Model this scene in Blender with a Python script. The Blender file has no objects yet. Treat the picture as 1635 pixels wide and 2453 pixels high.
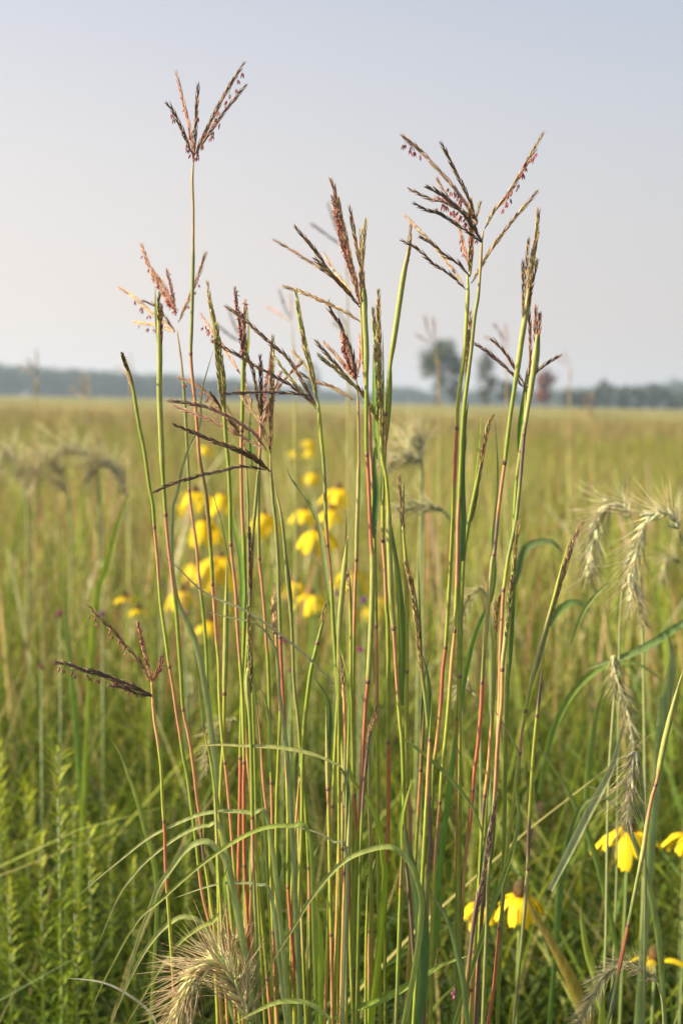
import bpy, math, random
import numpy as np
from mathutils import Vector, Matrix, Quaternion
random.seed(11); RNG = np.random.default_rng(5)
sc = bpy.context.scene; col = sc.collection
R = math.radians
# ---------------------------------------------------------------- camera
CAM = Vector((0, 0, 1.35)); PITCH = R(4.44); ROLL = R(1.16); PXA = 0.72 / 2453
f_ = Vector((0, math.cos(PITCH), -math.sin(PITCH))); u0 = Vector((0, math.sin(PITCH), math.cos(PITCH))); r0 = Vector((1, 0, 0))
r_ = r0 * math.cos(ROLL) + u0 * math.sin(ROLL); u_ = -r0 * math.sin(ROLL) + u0 * math.cos(ROLL)
cd = bpy.data.cameras.new("camera"); cam = bpy.data.objects.new("camera", cd); col.objects.link(cam)
cam.matrix_world = Matrix(((r_.x, u_.x, -f_.x, CAM.x), (r_.y, u_.y, -f_.y, CAM.y), (r_.z, u_.z, -f_.z, CAM.z), (0, 0, 0, 1)))
cd.sensor_fit = 'VERTICAL'; cd.sensor_height = 36; cd.sensor_width = 24; cd.lens = 50
cd.clip_start = .05; cd.clip_end = 5000
cd.dof.use_dof = True; cd.dof.focus_distance = 1.0; cd.dof.aperture_fstop = 7.5
sc.camera = cam
# ---------------------------------------------------------------- sky, sun, exposure
SUN_A, SUN_E = R(99), R(28)          # azimuth to the left of the view direction, elevation
w = bpy.data.worlds.new("World"); sc.world = w; w.use_nodes = True
nt = w.node_tree; bg = nt.nodes["Background"]
sky = nt.nodes.new("ShaderNodeTexSky"); sky.sky_type = 'NISHITA'; sky.sun_disc = False
sky.sun_elevation = SUN_E; sky.sun_rotation = -SUN_A; sky.altitude = 0; sky.air_density = 1.0; sky.dust_density = 3.2; sky.ozone_density = 1.6
bg.inputs[1].default_value = .1
tcw = nt.nodes.new("ShaderNodeTexCoord"); sx = nt.nodes.new("ShaderNodeSeparateXYZ"); nt.links.new(tcw.outputs["Generated"], sx.inputs[0])
def mrange(src, a, b, c, d):
    m = nt.nodes.new("ShaderNodeMapRange"); m.interpolation_type = 'SMOOTHSTEP'; nt.links.new(src, m.inputs[0])
    for k, v in enumerate((a, b, c, d)): m.inputs[k + 1].default_value = v
    return m.outputs[0]
def mixnode(fac, a, b):
    m = nt.nodes.new("ShaderNodeMix"); m.data_type = 'RGBA'; nt.links.new(fac, m.inputs[0])
    for k, v in ((6, a), (7, b)):
        if isinstance(v, tuple): m.inputs[k].default_value = (*v, 1)
        else: nt.links.new(v, m.inputs[k])
    return m.outputs[2]
# thin morning mist high in the air: warmer and brighter towards the sun (left), thicker near the horizon
mist = mixnode(mrange(sx.outputs[0], -.45, .45, 0, 1), (4.35, 3.92, 3.70), (3.08, 2.90, 2.90))
nt.links.new(mixnode(mrange(sx.outputs[2], -.02, .45, .96, .34), sky.outputs[0], mist), bg.inputs[0])
to_sun = Vector((-math.sin(SUN_A) * math.cos(SUN_E), math.cos(SUN_A) * math.cos(SUN_E), math.sin(SUN_E)))
sl = bpy.data.lights.new("sun", 'SUN'); sl.energy = 5.0; sl.angle = R(.6); sl.color = (1, .84, .58)
so = bpy.data.objects.new("sun", sl); col.objects.link(so); so.rotation_euler = to_sun.to_track_quat('Z', 'Y').to_euler(); so.location = (-50, 10, 40)
sc.view_settings.view_transform = 'Standard'; sc.view_settings.look = 'None'; sc.view_settings.gamma = 1
sc.view_settings.exposure = 1.13
sc.cycles.max_bounces = 8; sc.cycles.transparent_max_bounces = 4; sc.cycles.volume_bounces = 1
sc.cycles.use_adaptive_sampling = True; sc.cycles.adaptive_threshold = 0.01

# ---------------------------------------------------------------- helpers
def P(x, y, D):
    """photograph pixel (1635x2453) at world distance D in front -> world point"""
    d = f_ + r_ * ((x - 817.5) * PXA) - u_ * ((y - 1226.5) * PXA)
    return CAM + d * (D / d.y)
def tag(o, label=None, cat=None, group=None, kind=None):
    if label: o['label'] = label
    if cat: o['category'] = cat
    if group: o['group'] = group
    if kind: o['kind'] = kind
    return o
def empty(name, loc, label, cat, group=None):
    o = bpy.data.objects.new(name, None); col.objects.link(o); o.location = loc; o.empty_display_size = .02
    return tag(o, label, cat, group)
def material(name, rough=.5, trans=0., spec=.3, noise=.25, nscale=60, bump=0., stripe=False, color=None):
    m = bpy.data.materials.new(name); m.use_nodes = True; n = m.node_tree; b = n.nodes["Principled BSDF"]
    b.inputs["Roughness"].default_value = rough; b.inputs["Specular IOR Level"].default_value = spec
    if color is None:
        at = n.nodes.new("ShaderNodeAttribute"); at.attribute_name = "Col"; src = at.outputs["Color"]
    else:
        rg = n.nodes.new("ShaderNodeRGB"); rg.outputs[0].default_value = (*color, 1); src = rg.outputs[0]
    tc = n.nodes.new("ShaderNodeTexCoord"); mp = n.nodes.new("ShaderNodeMapping")
    mp.inputs["Scale"].default_value = (1, 1, .12) if stripe else (1, 1, 1)
    n.links.new(tc.outputs["Object"], mp.inputs[0])
    nz = n.nodes.new("ShaderNodeTexNoise"); nz.inputs["Scale"].default_value = nscale; nz.inputs["Detail"].default_value = 4
    n.links.new(mp.outputs[0], nz.inputs["Vector"])
    mr = n.nodes.new("ShaderNodeMapRange"); mr.inputs[1].default_value = .3; mr.inputs[2].default_value = .7
    mr.inputs[3].default_value = 1 - noise; mr.inputs[4].default_value = 1 + noise; n.links.new(nz.outputs[0], mr.inputs[0])
    vm = n.nodes.new("ShaderNodeVectorMath"); vm.operation = 'MULTIPLY'; n.links.new(src, vm.inputs[0]); n.links.new(mr.outputs[0], vm.inputs[1])
    n.links.new(vm.outputs[0], b.inputs["Base Color"])
    if bump:
        bp = n.nodes.new("ShaderNodeBump"); bp.inputs["Strength"].default_value = bump; bp.inputs["Distance"].default_value = .001
        n.links.new(nz.outputs[0], bp.inputs["Height"]); n.links.new(bp.outputs[0], b.inputs["Normal"])
    if trans:
        t = n.nodes.new("ShaderNodeBsdfTranslucent"); mx = n.nodes.new("ShaderNodeMixShader"); mx.inputs[0].default_value = trans
        n.links.new(vm.outputs[0], t.inputs[0]); n.links.new(b.outputs[0], mx.inputs[1]); n.links.new(t.outputs[0], mx.inputs[2])
        n.links.new(mx.outputs[0], n.nodes["Material Output"].inputs[0])
    return m
M_stem = material("stem_skin", .42, 0, .4, .22, 900, .2, True)
M_leaf = material("leaf_skin", .5, .38, .3, .25, 300, 0, True)
M_spike = material("spikelet_husk", .6, .12, .25, .3, 700)
M_awn = material("awn_husk", .55, .4, .25, .2, 700)
M_anther = material("anther_skin", .6, .2, .2, .3, 900)
M_meadow = material("meadow_blade", .55, .35, .25, .2, 30)
M_petal = material("petal_skin", .55, .35, .2, .12, 120)
M_cone = material("flower_cone", .8, 0, .2, .5, 500, .5)
M_crown = material("tree_leaves", .7, .2, .2, .3, .6)
M_bark = material("bark", .9, 0, .1, .3, 2)

class MB:
    def __init__(s): s.v = []; s.f = []; s.c = []
    def add(s, vs, fs, cs):
        n = len(s.v); s.v += [tuple(v) for v in vs]; s.f += [tuple(i + n for i in f) for f in fs]; s.c += cs
    def tube(s, pts, rad, cols, n=6, cap=True):
        vs = []; cs = []; fs = []; k = len(pts); prev = None
        for i, p in enumerate(pts):
            t = (pts[min(i + 1, k - 1)] - pts[max(i - 1, 0)])
            t = t.normalized() if t.length > 1e-9 else Vector((0, 0, 1))
            a = (prev - t * prev.dot(t)) if prev else t.cross(Vector((.3, 1, .1)))
            a.normalize(); prev = a; b = t.cross(a)
            for j in range(n):
                th = 2 * math.pi * j / n
                vs.append(p + (a * math.cos(th) + b * math.sin(th)) * rad[i]); cs.append(cols[i])
        for i in range(k - 1):
            for j in range(n):
                fs.append((i * n + j, i * n + (j + 1) % n, (i + 1) * n + (j + 1) % n, (i + 1) * n + j))
        if cap: fs += [tuple(range(n))[::-1], tuple((k - 1) * n + j for j in range(n))]
        s.add(vs, fs, cs)
    def spindle(s, p, d, L, wd, c, n=4):
        d = d.normalized(); a = d.cross(Vector((.21, .93, .3))).normalized(); b = d.cross(a); ph = random.random() * 3
        vs = []; fs = []
        for t, k in ((0, .35), (.35, 1), (.72, .65)):
            for j in range(n):
                th = ph + 2 * math.pi * j / n; vs.append(p + d * (L * t) + (a * math.cos(th) + b * math.sin(th)) * (wd * .5 * k))
        vs.append(p + d * L)
        for i in range(2):
            for j in range(n): fs.append((i * n + j, i * n + (j + 1) % n, (i + 1) * n + (j + 1) % n, (i + 1) * n + j))
        for j in range(n): fs.append((2 * n + j, 2 * n + (j + 1) % n, 3 * n))
        s.add(vs, fs, [c] * len(vs))
    def hair(s, p, q, wd, c, sag=0.):
        m = (p + q) * .5 + Vector((0, 0, -sag)); d = (q - p).normalized(); a = d.cross(Vector((.3, .9, .2))).normalized(); b = d.cross(a)
        vs = []
        for pt, k in ((p, 1), (m, .75)):
            for j in range(3):
                th = 2.094 * j; vs.append(pt + (a * math.cos(th) + b * math.sin(th)) * wd * .5 * k)
        vs.append(q); fs = []
        for j in range(3): fs.append((j, (j + 1) % 3, 3 + (j + 1) % 3, 3 + j)); fs.append((3 + j, 3 + (j + 1) % 3, 6))
        s.add(vs, fs, [c] * 7)
    def ribbon(s, pts, wid, cols, face, fold=.25):
        """leaf blade with a folded midrib"""
        vs = []; cs = []; fs = []; k = len(pts)
        for i, p in enumerate(pts):
            t = (pts[min(i + 1, k - 1)] - pts[max(i - 1, 0)]).normalized()
            fc = face if not callable(face) else face(i / (k - 1))
            a = t.cross(fc)
            if a.length < 1e-5: a = t.cross(Vector((.5, .5, 1)))
            a.normalize(); nn = a.cross(t); h = wid[i] * .5
            vs += [p - a * h + nn * h * fold, p - nn * h * fold * .6, p + a * h + nn * h * fold]
            c = cols[i]; e = tuple(x * .92 for x in c); cs += [e, tuple(min(1, x * 1.18) for x in c), e]
        for i in range(k - 1):
            for j in range(2): fs.append((i * 3 + j, i * 3 + j + 1, i * 3 + j + 4, i * 3 + j + 3))
        s.add(vs, fs, cs)
    def build(s, name, mat, parent=None, smooth=True):
        org = parent_loc(parent)
        me = bpy.data.meshes.new(name)
        me.from_pydata([(x - org[0], y - org[1], z - org[2]) for x, y, z in s.v], [], s.f)
        ca = me.color_attributes.new("Col", 'FLOAT_COLOR', 'POINT')
        arr = np.ones((len(s.v), 4), dtype=np.float32); arr[:, :3] = np.array(s.c, dtype=np.float32)
        ca.data.foreach_set("color", arr.ravel()); me.materials.append(mat)
        if smooth: me.polygons.foreach_set("use_smooth", [True] * len(s.f))
        o = bpy.data.objects.new(name, me); col.objects.link(o)
        if parent: o.parent = parent
        return o
def parent_loc(p):
    v = Vector((0, 0, 0))
    while p is not None: v = v + p.location; p = p.parent
    return v
def spline(pts, step):
    """Catmull-Rom through control points (tuples), resampled at about step"""
    a = [np.array(p, float) for p in pts]
    if len(a) == 2: a = [a[0], (a[0] + a[1]) / 2, a[1]]
    a = [2 * a[0] - a[1]] + a + [2 * a[-1] - a[-2]]; out = []
    for i in range(1, len(a) - 2):
        p0, p1, p2, p3 = a[i - 1:i + 3]; n = max(1, int(round(np.linalg.norm((p2 - p1)[:2]) / step)))
        for k in range(n):
            t = k / n; out.append(.5 * ((2 * p1) + (-p0 + p2) * t + (2 * p0 - 5 * p1 + 4 * p2 - p3) * t * t + (-p0 + 3 * p1 - 3 * p2 + p3) * t ** 3))
    out.append(a[-2]); return out
def mixc(a, b, t): return tuple(x * (1 - t) + y * t for x, y in zip(a, b))
def jit(c, a=.15):
    k = 1 + random.uniform(-a, a); return tuple(max(0, x * k * (1 + random.uniform(-a, a) * .4)) for x in c)
PXM = PXA          # metres per photo pixel at one metre
# ---------------------------------------------------------------- grass stalks
SC = {'t': ((.36, .27, .11), 6.5), 'g': ((.22, .28, .045), 10), 'G': ((.29, .32, .09), 14), 'y': ((.31, .35, .06), 9.5), 'o': ((.52, .31, .12), 9),
      'r': ((.44, .23, .12), 8.5), 'R': ((.41, .15, .08), 9.5), 'p': ((.17, .12, .10), 9), 'b': ((.22, .17, .06), 11), 'k': ((.35, .34, .12), 11), 's': ((.22, .25, .08), 9)}
RC = {'b': [(.26, .16, .09), (.38, .26, .13), (.15, .085, .06)], 'd': [(.13, .085, .07), (.22, .14, .10), (.30, .21, .14)],
      'o': [(.40, .29, .10), (.27, .16, .07), (.46, .38, .14)], 'p': [(.44, .23, .18), (.32, .15, .12), (.50, .34, .24)],
      'f': [(.40, .20, .13), (.30, .14, .09), (.50, .31, .20)], 'l': [(.52, .39, .20), (.36, .21, .12), (.48, .34, .14)],
      'g': [(.36, .35, .11), (.28, .20, .08), (.43, .42, .17)]}
anther_data = []
for k in range(3):
    mb = MB(); a = (.40, .12, .13) if k != 1 else (.36, .16, .14)
    for sx in (-.00045, .00045):
        p = Vector((sx, 0, -.0022)); mb.spindle(p, Vector((sx * .3, .0002 * k, -.001)), .0040, .0013, a, 5)
    mb.hair(Vector((0, 0, 0)), Vector((0, 0, -.0026)), .0003, (.5, .3, .25))
    o = mb.build('anther', M_anther); anther_data.append(o.data); bpy.data.objects.remove(o)
nm = MB(); nm.tube([Vector((0, 0, z)) for z in (-.0018, -.0006, .0006, .0018)], [.92, 1.1, 1.1, .92], [(.20, .11, .08)] * 4, 8)
for i, v in enumerate(nm.v): nm.v[i] = (v[0] * .0016, v[1] * .0016, v[2])
_n = nm.build('node', M_stem); node_data = _n.data; bpy.data.objects.remove(_n)

def raceme(root, pts, D, kind='b', wpx=8, an=None, dD=None, fluffy=False):
    """pts: pixel points from base to tip"""
    dD = random.uniform(-.035, .035) if dD is None else dD; n0 = len(pts)
    pp = [(x, y, D + dD * i / (n0 - 1)) for i, (x, y) in enumerate(pts)]
    sp = [P(*q) for q in spline(pp, 6)]; k = len(sp); mb = MB(); C = RC[kind]; sc_ = D * PXM; wpx = wpx * .95
    mb.tube(sp, [wpx * .18 * sc_ * (1 - .6 * i / k) for i in range(k)], [jit(C[0], .1)] * k, 5)
    L = sum((sp[i + 1] - sp[i]).length for i in range(k - 1)); stp = 10.5 * sc_; ns = max(4, int(L / stp)); side = 1
    for j in range(ns):
        t = (j + random.uniform(-.2, .2)) / ns; t = min(max(t, .01), .985); i = min(int(t * (k - 1)), k - 2)
        d = (sp[i + 1] - sp[i]).normalized(); q = sp[i].lerp(sp[i + 1], t * (k - 1) - i)
        s1 = d.cross(Vector((0, 1, 0))).normalized(); side = -side
        tap = min(1, (1.0 - t) * 3.2 + .25) * min(1, t * 5 + .5)
        for m in range(3):
            off = s1 * side * (.12 if m < 2 else -.02) + Vector((0, 1, 0)) * random.uniform(-.05, .05) + s1 * random.uniform(-.03, .03)
            ln = random.uniform(24, 36) * sc_ * (.8 + .2 * tap)
            ln = min(ln, (sp[-1] - q).length + 6 * sc_)
            mb.spindle(q + s1 * side * wpx * .14 * sc_, d + off, ln, wpx * random.uniform(.34, .5) * sc_ * tap, jit(random.choice(C), .4))
        if random.random() < .12:
            mb.hair(q, q + (d + s1 * side * random.uniform(.1, .5)).normalized() * random.uniform(20, 34) * sc_, .6 * sc_, jit(C[2], .2))
        if fluffy:
            for m in range(6):
                q2 = q + s1 * random.uniform(-.5, .5) * wpx * sc_
                e = Vector((random.uniform(-1, 1), random.uniform(-1, 1), random.uniform(-1.3, .2))).normalized()
                mb.spindle(q2, e, random.uniform(5, 10) * sc_, 2.6 * sc_, jit((.44, .14, .12), .35))
    o = mb.build('raceme', M_spike, root)
    if an:
        t0, t1, n = an; org = parent_loc(o)
        for j in range(n):
            t = t0 + (t1 - t0) * (j + random.uniform(-.3, .3)) / max(1, n - 1); t = min(max(t, .02), .97); i = min(int(t * (k - 1)), k - 1)
            a = bpy.data.objects.new('anther', random.choice(anther_data)); col.objects.link(a); a.parent = o
            a.location = sp[i] - org + Vector((random.uniform(-.002, .002), random.uniform(-.002, .002), -random.uniform(.0, .003)))
            a.rotation_euler = (random.uniform(-.25, .25), random.uniform(-.3, .3), random.uniform(0, 3)); s_ = random.uniform(.75, 1.05); a.scale = (s_, s_, s_)
    return o
def leaf(root, pts, D, wpx=12, c=(.20, .27, .06), dD=0., name='leaf', face=None, both=False, dD2=0.):
    n0 = len(pts); pp = [(x, y, D + dD + dD2 * i / (n0 - 1)) for i, (x, y) in enumerate(pts)]
    sp = [P(*q) for q in spline(pp, 14)]; k = len(sp); f = face or Vector((random.uniform(-.5, .5), -1, random.uniform(-.2, .6)))
    W = [wpx * D * PXM * max(.04, min(1, .55 + i / k * 2) * min(1, (1 - i / (k - 1)) ** .62 * 1.5)) for i in range(k)]
    if both: W = [a * min(1, .06 + 5 * i / k) for i, a in enumerate(W)]
    mb = MB(); tipc = mixc(c, (.34, .27, .12), .35)
    mb.ribbon(sp, W, [jit(mixc(c, tipc, (i / k) ** 3), .06) for i in range(k)], f)
    return mb.build(name, M_leaf, root)
GROUP = "flowering grass stalks of the foreground clump"
def stalk(label, pts, cols, nodes=(), rac=(), leaves=(), D=1.0, wk=1., group=GROUP, base=None, bx=None, name='grass_stalk', D2=None):
    """pts: pixel points top to bottom; cols: [(y, code)...]"""
    D2 = D if D2 is None else D2
    n0 = len(pts); last = P(*pts[-1], D2)
    gx = (last.x - .0) * .62 if bx is None else bx
    root = empty(name, (gx, D2, 0), label, 'grass stalk', group)
    pp = [(x, y, D + (D2 - D) * i / max(1, n0 - 1)) for i, (x, y) in enumerate(pts)]
    sp = spline(pp, 9); W = []; CC = []; Q = []
    for x, y, d in sp:
        cur = SC[cols[0][1]]; c, wd = cur
        for (yy, code) in cols:
            nx = SC[code]; t = min(1, max(0, (y - yy) / 36 + .5)); c = mixc(c, nx[0], t); wd = wd * (1 - t) + nx[1] * t
        W.append(wd * .5 * wk * D * PXM); CC.append(jit(c, .05)); Q.append(P(x, y, d))
    tn = 6 if rac else 16; tm = .5 if rac else .1
    for i in range(min(tn, len(W) - 1)): W[i] *= tm + (1 - tm) * i / tn
    for t in (.35, .7, 1.):
        Q.append(last.lerp(Vector((gx, D2, -.01)), t)); W.append(W[-1]); CC.append(CC[-1])
    mb = MB(); mb.tube(Q, W, CC, 8); mb.build('stem', M_stem, root)
    for y in nodes:
        i = min(range(len(sp)), key=lambda k: abs(sp[k][1] - y)); i = max(1, min(i, len(sp) - 2))
        o = bpy.data.objects.new('node', node_data); col.objects.link(o); o.parent = root; o.location = Q[i] - root.location
        o.rotation_mode = 'QUATERNION'; o.rotation_quaternion = (Q[i - 1] - Q[i + 1]).to_track_quat('Z', 'Y'); s_ = W[i] / .0016 * 1.02; o.scale = (s_, s_, 1)
    for r in rac:
        r = dict(r) if isinstance(r, dict) else dict(pts=r[0], kind=r[1], **({'wpx': r[2]} if len(r) > 2 else {}), **({'an': r[3]} if len(r) > 3 else {}), **({'fluffy': r[4]} if len(r) > 4 else {}))
        raceme(root, D=D, **r)
    for l in leaves:
        leaf(root, l[0], D, *l[1:])
    return root
# ---------------------------------------------------------------- the foreground clump (traced culm by culm)
gl, gd, gy = (.24, .31, .07), (.10, .19, .05), (.38, .42, .06)
stalk("tallest grass stalk, its open five fingered seed head alone against the high sky at left",
 [(464,377),(461,432),(463,499),(463,578),(462,658),(459,786),(457,847),(461,905),(468,969),(473,1033),(478,1100),(487,1150),(494,1192),(500,1256),(507,1352),(510,1420),(513,1443),(518,1523),(524,1587),(526,1667),(531,1750),(545,1880),(555,2000),(570,2200),(582,2453)],
 [(0,'t'),(600,'s'),(850,'r'),(1095,'b'),(1300,'g'),(1396,'r'),(1540,'y'),(1830,'r'),(2050,'y'),(2250,'r')], [847,1396,1830,2180],
 [dict(pts=[(464,377),(440,320),(415,268),(398,246)],kind='b',wpx=8,an=(.1,.9,7)),
  dict(pts=[(464,372),(452,300),(437,235),(421,170)],kind='f',wpx=7,an=(.05,.75,8)),
  dict(pts=[(465,370),(469,300),(474,202)],kind='b',wpx=8,an=(.1,.6,4)),
  dict(pts=[(466,372),(500,300),(535,232),(585,150)],kind='b',wpx=8,an=(.05,.95,14)),
  dict(pts=[(468,368),(520,292),(560,240),(591,201)],kind='b',wpx=7,an=(.05,.5,9))], D=1.02)
stalk("slightly blurred stalk with a wide open pinkish seed head, left behind the tallest stalk",
 [(424,790),(435,873),(443,969),(448,1065),(452,1144),(455,1192),(461,1240),(470,1304),(478,1396),(486,1459),(494,1555),(498,1667),(503,1715),(512,1850),(522,2100),(530,2453)],
 [(0,'t'),(900,'s'),(1170,'r'),(1410,'g'),(1640,'r'),(1740,'g')], [1170,1640],
 [dict(pts=[(420,747),(395,690),(360,640),(338,585)],kind='f',wpx=9,an=(.2,.9,9)),
  dict(pts=[(418,745),(392,705),(362,650)],kind='f',wpx=9,fluffy=True),
  dict(pts=[(421,750),(412,700),(400,646)],kind='p',wpx=7,fluffy=True),
  dict(pts=[(427,772),(450,720),(475,660),(493,604)],kind='l',wpx=7,an=(.3,.7,5)),
  dict(pts=[(420,793),(370,755),(325,715),(283,688)],kind='l',wpx=7,an=(.35,.8,8)),
  dict(pts=[(419,794),(380,740),(340,720)],kind='f',wpx=6),
  dict(pts=[(418,796),(375,780),(320,771)],kind='l',wpx=7,an=(.5,.8,4))], D=1.16, wk=.85)
stalk("leftmost tall headless stalk, its rusty pointed sheath tip leaning left",
 [(293,846),(306,883),(319,931),(333,1017),(346,1080),(357,1160),(366,1208),(371,1272),(377,1336),(385,1443),(396,1523),(406,1597),(414,1644),(423,1708),(430,1750),(439,1810),(449,1858),(461,1950),(471,2025),(484,2137),(508,2233),(519,2290),(530,2453)],
 [(0,'b'),(930,'g'),(1260,'r'),(1390,'y'),(1590,'r'),(1770,'g'),(2080,'r')], [1262,1597,2260],
 [dict(pts=[(306,890),(292,845)],kind='b',wpx=8), dict(pts=[(316,930),(298,862)],kind='b',wpx=9)],
 [([(376,1330),(368,1260),(362,1190),(352,1120)],9,(.22,.36,.05))], D=1.03, wk=.95)
stalk("stalk with a thick green sheath and a short seed head just showing above it, left",
 [(381,745),(382,800),(383,857),(382,937),(385,1017),(389,1112),(393,1176),(397,1233),(401,1285),(409,1352),(414,1399),(422,1459),(428,1539),(434,1619),(439,1699),(452,1762),(462,1826),(471,1906),(478,1954),(486,2040),(495,2089),(506,2169),(514,2240),(522,2453)],
 [(0,'G'),(860,'G'),(1120,'g'),(1233,'r'),(1420,'g'),(1699,'r'),(1990,'p'),(2070,'y')], [1233,1699,1990],
 [dict(pts=[(382,860),(386,790),(387,728)],kind='b',wpx=8), dict(pts=[(381,780),(380,738),(382,700)],kind='o',wpx=6)],
 [([(382,850),(378,790),(374,730),(372,688)],10,gl)], D=1.03)
stalk("stalk carrying a long closed golden brown seed head that bends left beside the tallest stalk",
 [(505,740),(515,787),(524,873),(534,921),(537,985),(541,1049),(547,1112),(551,1200),(553,1304),(564,1412),(568,1491),(573,1560),(580,1650),(583,1740),(585,1826),(584,1900),(586,2073),(594,2233),(600,2453)],
 [(0,'b'),(960,'g'),(1304,'r'),(1580,'y'),(1826,'R'),(2280,'y')], [1304,1826,2075],
 [dict(pts=[(532,910),(515,800),(505,735),(496,674)],kind='o',wpx=9,dD=.01), dict(pts=[(534,960),(525,860),(512,770),(503,725)],kind='g',wpx=12,dD=0),
  dict(pts=[(540,940),(530,860),(518,775)],kind='g',wpx=11,dD=-.01), dict(pts=[(536,985),(524,900),(517,810)],kind='g',wpx=11,dD=-.015),
  dict(pts=[(575,896),(535,830),(505,790),(479,750)],kind='p',wpx=7,an=(.55,.9,8),dD=.08)], D=1.0)
stalk("stalk topped by two upright fluffy red seed spikes, left of centre above the field",
 [(582,845),(582,905),(580,1001),(578,1065),(578,1128),(580,1224),(584,1300),(586,1400),(585,1500),(582,1587),(579,1683),(576,1815),(574,1950),(571,2100),(569,2265),(565,2453)],
 [(0,'g'),(1035,'r'),(1270,'g'),(1815,'R'),(2290,'y')], [1035,1815],
 [dict(pts=[(581,850),(575,780),(568,735),(562,687)],kind='f',wpx=7,fluffy=True), dict(pts=[(583,850),(584,790),(588,719)],kind='f',wpx=8,fluffy=True),
  dict(pts=[(582,860),(586,800),(580,750)],kind='p',wpx=7)],
 [([(582,900),(594,840),(596,790),(592,730)],7,gl)], D=1.03)
stalk("stalk with the big open brown seed head spreading left over the yellow flowers",
 [(647,1090),(649,1131),(653,1192),(660,1256),(666,1352),(667,1396),(670,1491),(671,1526),(675,1619),(682,1746),(686,1826),(688,1890),(690,1954),(690,2050),(690,2124),(695,2201),(702,2306),(705,2453)],
 [(0,'t'),(1140,'s'),(1526,'R'),(1760,'o'),(1880,'y'),(2000,'g'),(2124,'R'),(2360,'y')], [1526,2124],
 [dict(pts=[(647,1096),(650,1000),(652,900),(653,803)],kind='o',wpx=11),dict(pts=[(646,1070),(648,960),(650,830)],kind='b',wpx=8),
  dict(pts=[(645,1077),(622,1010),(595,975),(569,931)],kind='b',wpx=9),
  dict(pts=[(637,1076),(601,1033),(521,985),(460,968),(401,959)],kind='p',wpx=9,dD=-.02),
  dict(pts=[(640,1080),(590,1052),(505,1007),(450,985),(412,970)],kind='p',wpx=7),
  dict(pts=[(647,1130),(601,1096),(521,1060),(460,1035),(414,1016)],kind='d',wpx=10,dD=-.03),dict(pts=[(645,1128),(610,1095),(560,1072),(510,1060)],kind='b',wpx=9,dD=-.03),
  dict(pts=[(636,1126),(600,1119),(569,1119),(520,1130),(473,1141),(410,1160),(363,1181)],kind='d',wpx=8,dD=-.03)], D=1.0)
stalk("plain green stalk close against the right of the big brown open headed one",
 [(655,1140),(661,1176),(674,1240),(684,1336),(689,1399),(694,1443),(698,1491),(701,1555),(704,1635),(713,1715),(717,1762),(723,1842),(733,1955),(740,2078),(742,2236),(742,2453)],
 [(0,'t'),(1170,'k'),(1240,'s'),(1760,'g'),(2080,'r'),(2200,'s')], [2080],[],[([(700,1500),(694,1420),(683,1330),(672,1230),(663,1180)],10,gd)], D=1.01)
stalk("stalk with a reddish purple open head half hidden behind the big brown one",
 [(626,994),(623,1065),(620,1140),(619,1224),(621,1338),(627,1396),(634,1475),(638,1540),(642,1587),(645,1683),(648,1780),(650,1874),(652,1973),(655,2200),(658,2453)],
 [(0,'r'),(1100,'s'),(1338,'r'),(1560,'g'),(1874,'r'),(2000,'y')], [1338,1874],
 [dict(pts=[(626,994),(625,930),(623,851)],kind='d',wpx=9),dict(pts=[(627,980),(637,920),(647,865)],kind='f',wpx=8,fluffy=True),
  dict(pts=[(624,1000),(608,900),(592,850),(588,800)],kind='b',wpx=8),dict(pts=[(628,988),(665,930),(700,890),(726,866)],kind='f',wpx=7),
  dict(pts=[(630,1010),(655,940),(674,889)],kind='p',wpx=8),dict(pts=[(618,1010),(590,930),(583,850)],kind='l',wpx=8),
  dict(pts=[(618,1040),(640,990),(655,950)],kind='p',wpx=8,fluffy=True)], D=1.09, wk=.9)
stalk("slender stalk behind with drooping pink pollen tassels left of the purple head",
 [(585,1060),(590,1120),(594,1200),(595,1330),(596,1400),(600,1500),(606,1700),(612,1900),(620,2453)],
 [(0,'l' if False else 't'),(1150,'s'),(1420,'r'),(1600,'g')], [1420],
 [dict(pts=[(580,1040),(530,985),(480,930),(427,903)],kind='b',wpx=7,an=(.3,.95,12)),dict(pts=[(583,1050),(545,1000),(502,938)],kind='b',wpx=7),
  dict(pts=[(585,1056),(560,1010),(535,960)],kind='l',wpx=7,an=(.2,.8,5))], D=1.12, wk=.7)
stalk("stalk with spreading olive seed head, one finger bent level to the left on the skyline",
 [(759,950),(763,975),(769,1051),(774,1099),(778,1168),(780,1232),(784,1306),(789,1350),(793,1400),(797,1482),(803,1571),(811,1683),(817,1746),(822,1850),(821,1950),(819,2050),(815,2150),(808,2250),(798,2453)],
 [(0,'y'),(1080,'s'),(1270,'r'),(1400,'g'),(1800,'k'),(2035,'r'),(2130,'y')], [1306,2035],
 [dict(pts=[(757,955),(747,892),(728,812),(716,750),(708,694)],kind='g',wpx=12,dD=0),dict(pts=[(758,950),(742,880),(731,840),(720,785)],kind='o',wpx=9,dD=0),
  dict(pts=[(757,973),(728,921),(690,860),(649,824),(590,770),(539,732)],kind='b',wpx=9),dict(pts=[(757,980),(720,935),(690,900),(655,850)],kind='g',wpx=8),
  dict(pts=[(752,968),(696,924),(617,880),(560,845),(505,816)],kind='b',wpx=8),dict(pts=[(747,948),(700,942),(626,940),(570,942),(532,944)],kind='d',wpx=7),
  dict(pts=[(760,960),(745,900),(725,870),(700,840)],kind='l',wpx=7)], D=1.0,
 leaves=[([(797,1485),(790,1436),(782,1372),(771,1295),(759,1244),(733,1193),(700,1150),(682,1110)],13,(.27,.33,.12),0.,'leaf')])
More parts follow.
